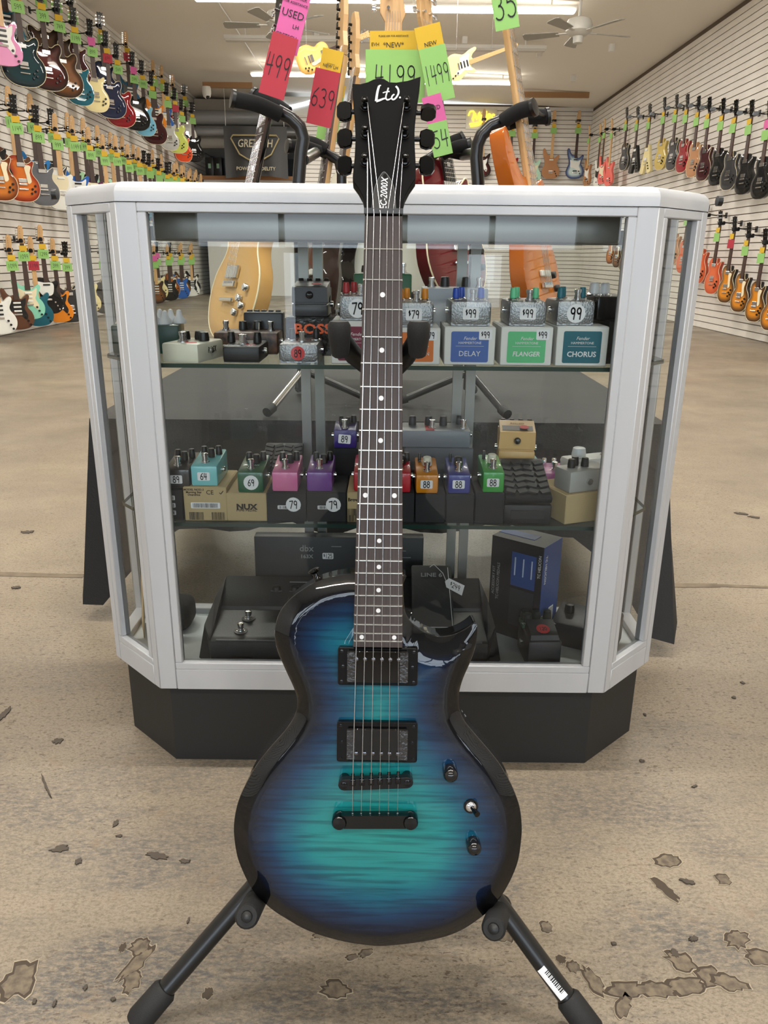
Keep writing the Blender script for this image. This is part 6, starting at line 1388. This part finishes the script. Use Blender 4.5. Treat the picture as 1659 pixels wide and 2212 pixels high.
# guitars hung flat from the ceiling
p0, p1 = onY(652, 135, 9.3), onY(775, 82, 9.3)
hg = make_guitar('flame natural guitar hanging sideways from the ceiling on the left', scene_matrix(p0 - (p1 - p0).normalized() * .05, p1 - p0, (0, -1, -.25), .86), 'single', burst_material('paint_flame_natural', [(0, (210, 150, 70)), (.04, (232, 190, 110)), (.15, (240, 206, 130))], coat=.8), neck=M_maple, board=M_rose, headm=M_maple, group='guitars hanging from the ceiling', pg=M_cream)
p0, p1 = onY(972, 150, 9.3), onY(1075, 112, 9.3)
hs_ = make_guitar('cream double-cutaway guitar hanging sideways from the ceiling on the right', scene_matrix(p0 - (p1 - p0).normalized() * .03, p1 - p0, (0, -1, -.25), .80), 'double', PAINT['cream'], neck=M_maple, board=M_maple, headm=M_maple, group='guitars hanging from the ceiling', pg=M_wpg, npick=3)
for o_, x_ in ((hg, 0), (hs_, 0)):
    for yy in (.12, .62):
        a = o_.matrix_basis @ Vector((0, yy, -.03))
        wv = MB().cyl((0, yy, -.03), tuple(o_.matrix_basis.inverted() @ Vector((a.x, a.y, ceil_z(a.x) - .004))), .0025, 5).obj('hanging_wire', M_steel, o_)
# ================================================================ back of the shop
def at(px, py, Y=YB - .08): return onY(px, py, Y)
# banner
A = at(482, 272, YB - .3); B_ = at(622, 386, YB - .3); t = thing('banner', 'dark grey banner with gold GRETSCH shield hanging at the back', 'banner', ((A.x + B_.x) / 2, A.y, B_.z)); w_, h_ = B_.x - A.x, A.z - B_.z
b = MB(); n = 16; vs = []; fs = []
for j in range(9):
    for k in range(n + 1): vs.append((-w_ / 2 + w_ * k / n, .05 * math.sin(k * .9) * (1 - j / 10) + .01, h_ * j / 8 - .05 * (1 - j / 8) * math.sin(math.pi * k / n) * -1))
for j in range(8):
    for k in range(n): fs.append((j * (n + 1) + k, j * (n + 1) + k + 1, (j + 1) * (n + 1) + k + 1, (j + 1) * (n + 1) + k))
b.add(vs, fs); b.obj('cloth', mat('banner_grey', (58, 58, 58), .6), t)
M_gold = mat('banner_gold', (172, 156, 110), .5); sh = [(-.30, .82), (.30, .82), (.33, .76), (.22, .46), (.10, .36), (0, .32), (-.10, .36), (-.22, .46), (-.33, .76)]
MB().tube([(p[0] * w_ * 1.15, -.075, p[1] * h_) for p in sh + sh[:1]], .016, 5).obj('shield_outline', M_gold, t)
link('lettering', text_mesh('GRETSCH', .22, .15, .8, .01), mat('banner_cream', (196, 188, 160), .5), t, (0, -.08, h_ * .66), (R(90), 0, 0)); link('lettering', text_mesh('POWER & FIDELITY', .10, 0, 1.0, .01), mat('banner_cream', (196, 188, 160), .5), t, (0, -.08, h_ * .18), (R(90), 0, 0))
for sx in (-1, 1): MB().cyl((sx * w_ * .46, 0, h_), (sx * w_ * .46, 0, ceil_z(sx * w_ * .46 + (A.x + B_.x) / 2) - B_.z + .003), .006, 5).obj('cord', M_white, t)
# ducts
for i, (py, r, wd) in enumerate(((256, .15, 'upper'), (287, .09, 'lower'))):
    q = at(540, py, 19.5); o = MB().cyl((-1.2, 0, 0), (1.19, 0, 0), r, 16).obj('air_duct', mat('duct_grey', (168, 170, 172), .4, .4)); o.location = (-3.2, 19.4, q.z); tag(o, '%s grey duct crossing under the bulkhead behind the banner' % wd, 'duct', 'ducts at the back')
# counter under the banner with two black cabinets
q0 = at(440, 378, YB + .3); cz = q0.z; t = thing('sales_counter', 'wooden counter under the banner at the back of the shop', 'counter', (-3.15, YB + .6, 0)); MB().box((0, 0, cz - .05), (2.16, .6, .08)).obj('worktop', mat('counter_oak', (150, 104, 62), .45), t, False); MB().box((0, .03, (cz - .09) / 2), (2.1, .5, cz - .09)).obj('front_panel', M_white, t, False)
for i, px in enumerate((456, 474)):
    q = at(px, 376, YB + .62); t = thing('speaker_cabinet', '%s small black cabinet with a green label on the back counter' % ('left' if i == 0 else 'right'), 'speaker', (q.x, q.y, cz - .01), group='black cabinets on the counter')
    MB().rbox((0, .0, .20), (.19, .25, .40), .015).obj('cabinet', M_black, t); MB().box((0, -.128, .22), (.06, .004, .10)).obj('label', mat('pale_green', (150, 190, 160), .6), t, False)
# neon-style signs
def neon(name, label, pts_list, col, Y=YB - .06, r=.018, estr=2.2):
    ps = [onY(x, y, Y) for pts in pts_list for x, y in pts]; c = sum(ps, Vector((0, 0, 0))) / len(ps); t = thing(name, label, 'neon sign', tuple(c)); m = mat('neon_' + str(col), col, .4, emit=col, estr=estr)
    for pts in pts_list: MB().tube([tuple(onY(x, y, Y) - c) for x, y in spline(pts, 4, False)], r, 6).obj('neon_tube', m, t)
    lo = min(p.z for p in ps); hi = max(p.z for p in ps); xa = min(p.x for p in ps); xb = max(p.x for p in ps)
    MB().box(((xa + xb) / 2 - c.x, .035, (lo + hi) / 2 - c.z), (xb - xa + .1, .02, hi - lo + .1)).obj('back_panel', mat('clear_panel', (200, 198, 190), .3), t, False)
    return t
neon('neon_sign', 'yellow neon beer sign in script lettering on the back wall', [[(1012, 250), (1016, 241), (1024, 242), (1020, 258)], [(1022, 262), (1026, 244), (1030, 258), (1036, 242), (1036, 262)], [(1041, 248), (1040, 262)], [(1046, 240), (1044, 262)], [(1051, 240), (1049, 262)], [(1054, 256), (1060, 249), (1055, 247), (1053, 258), (1060, 259)], [(1062, 262), (1064, 248), (1069, 249)], [(1014, 268), (1040, 264), (1062, 258)], [(1040, 264), (1034, 270), (1016, 273)]], (236, 208, 70))
neon('neon_sign', 'white and blue neon guitar sign on the back wall at the left', [[(612, 222), (604, 232), (606, 244), (616, 242), (620, 232), (616, 224), (612, 222)], [(618, 236), (640, 231), (662, 226), (676, 221)], [(618, 231), (640, 226), (660, 221), (674, 216)], [(674, 216), (680, 214), (680, 221), (676, 221)]], (226, 236, 250), estr=2.5)
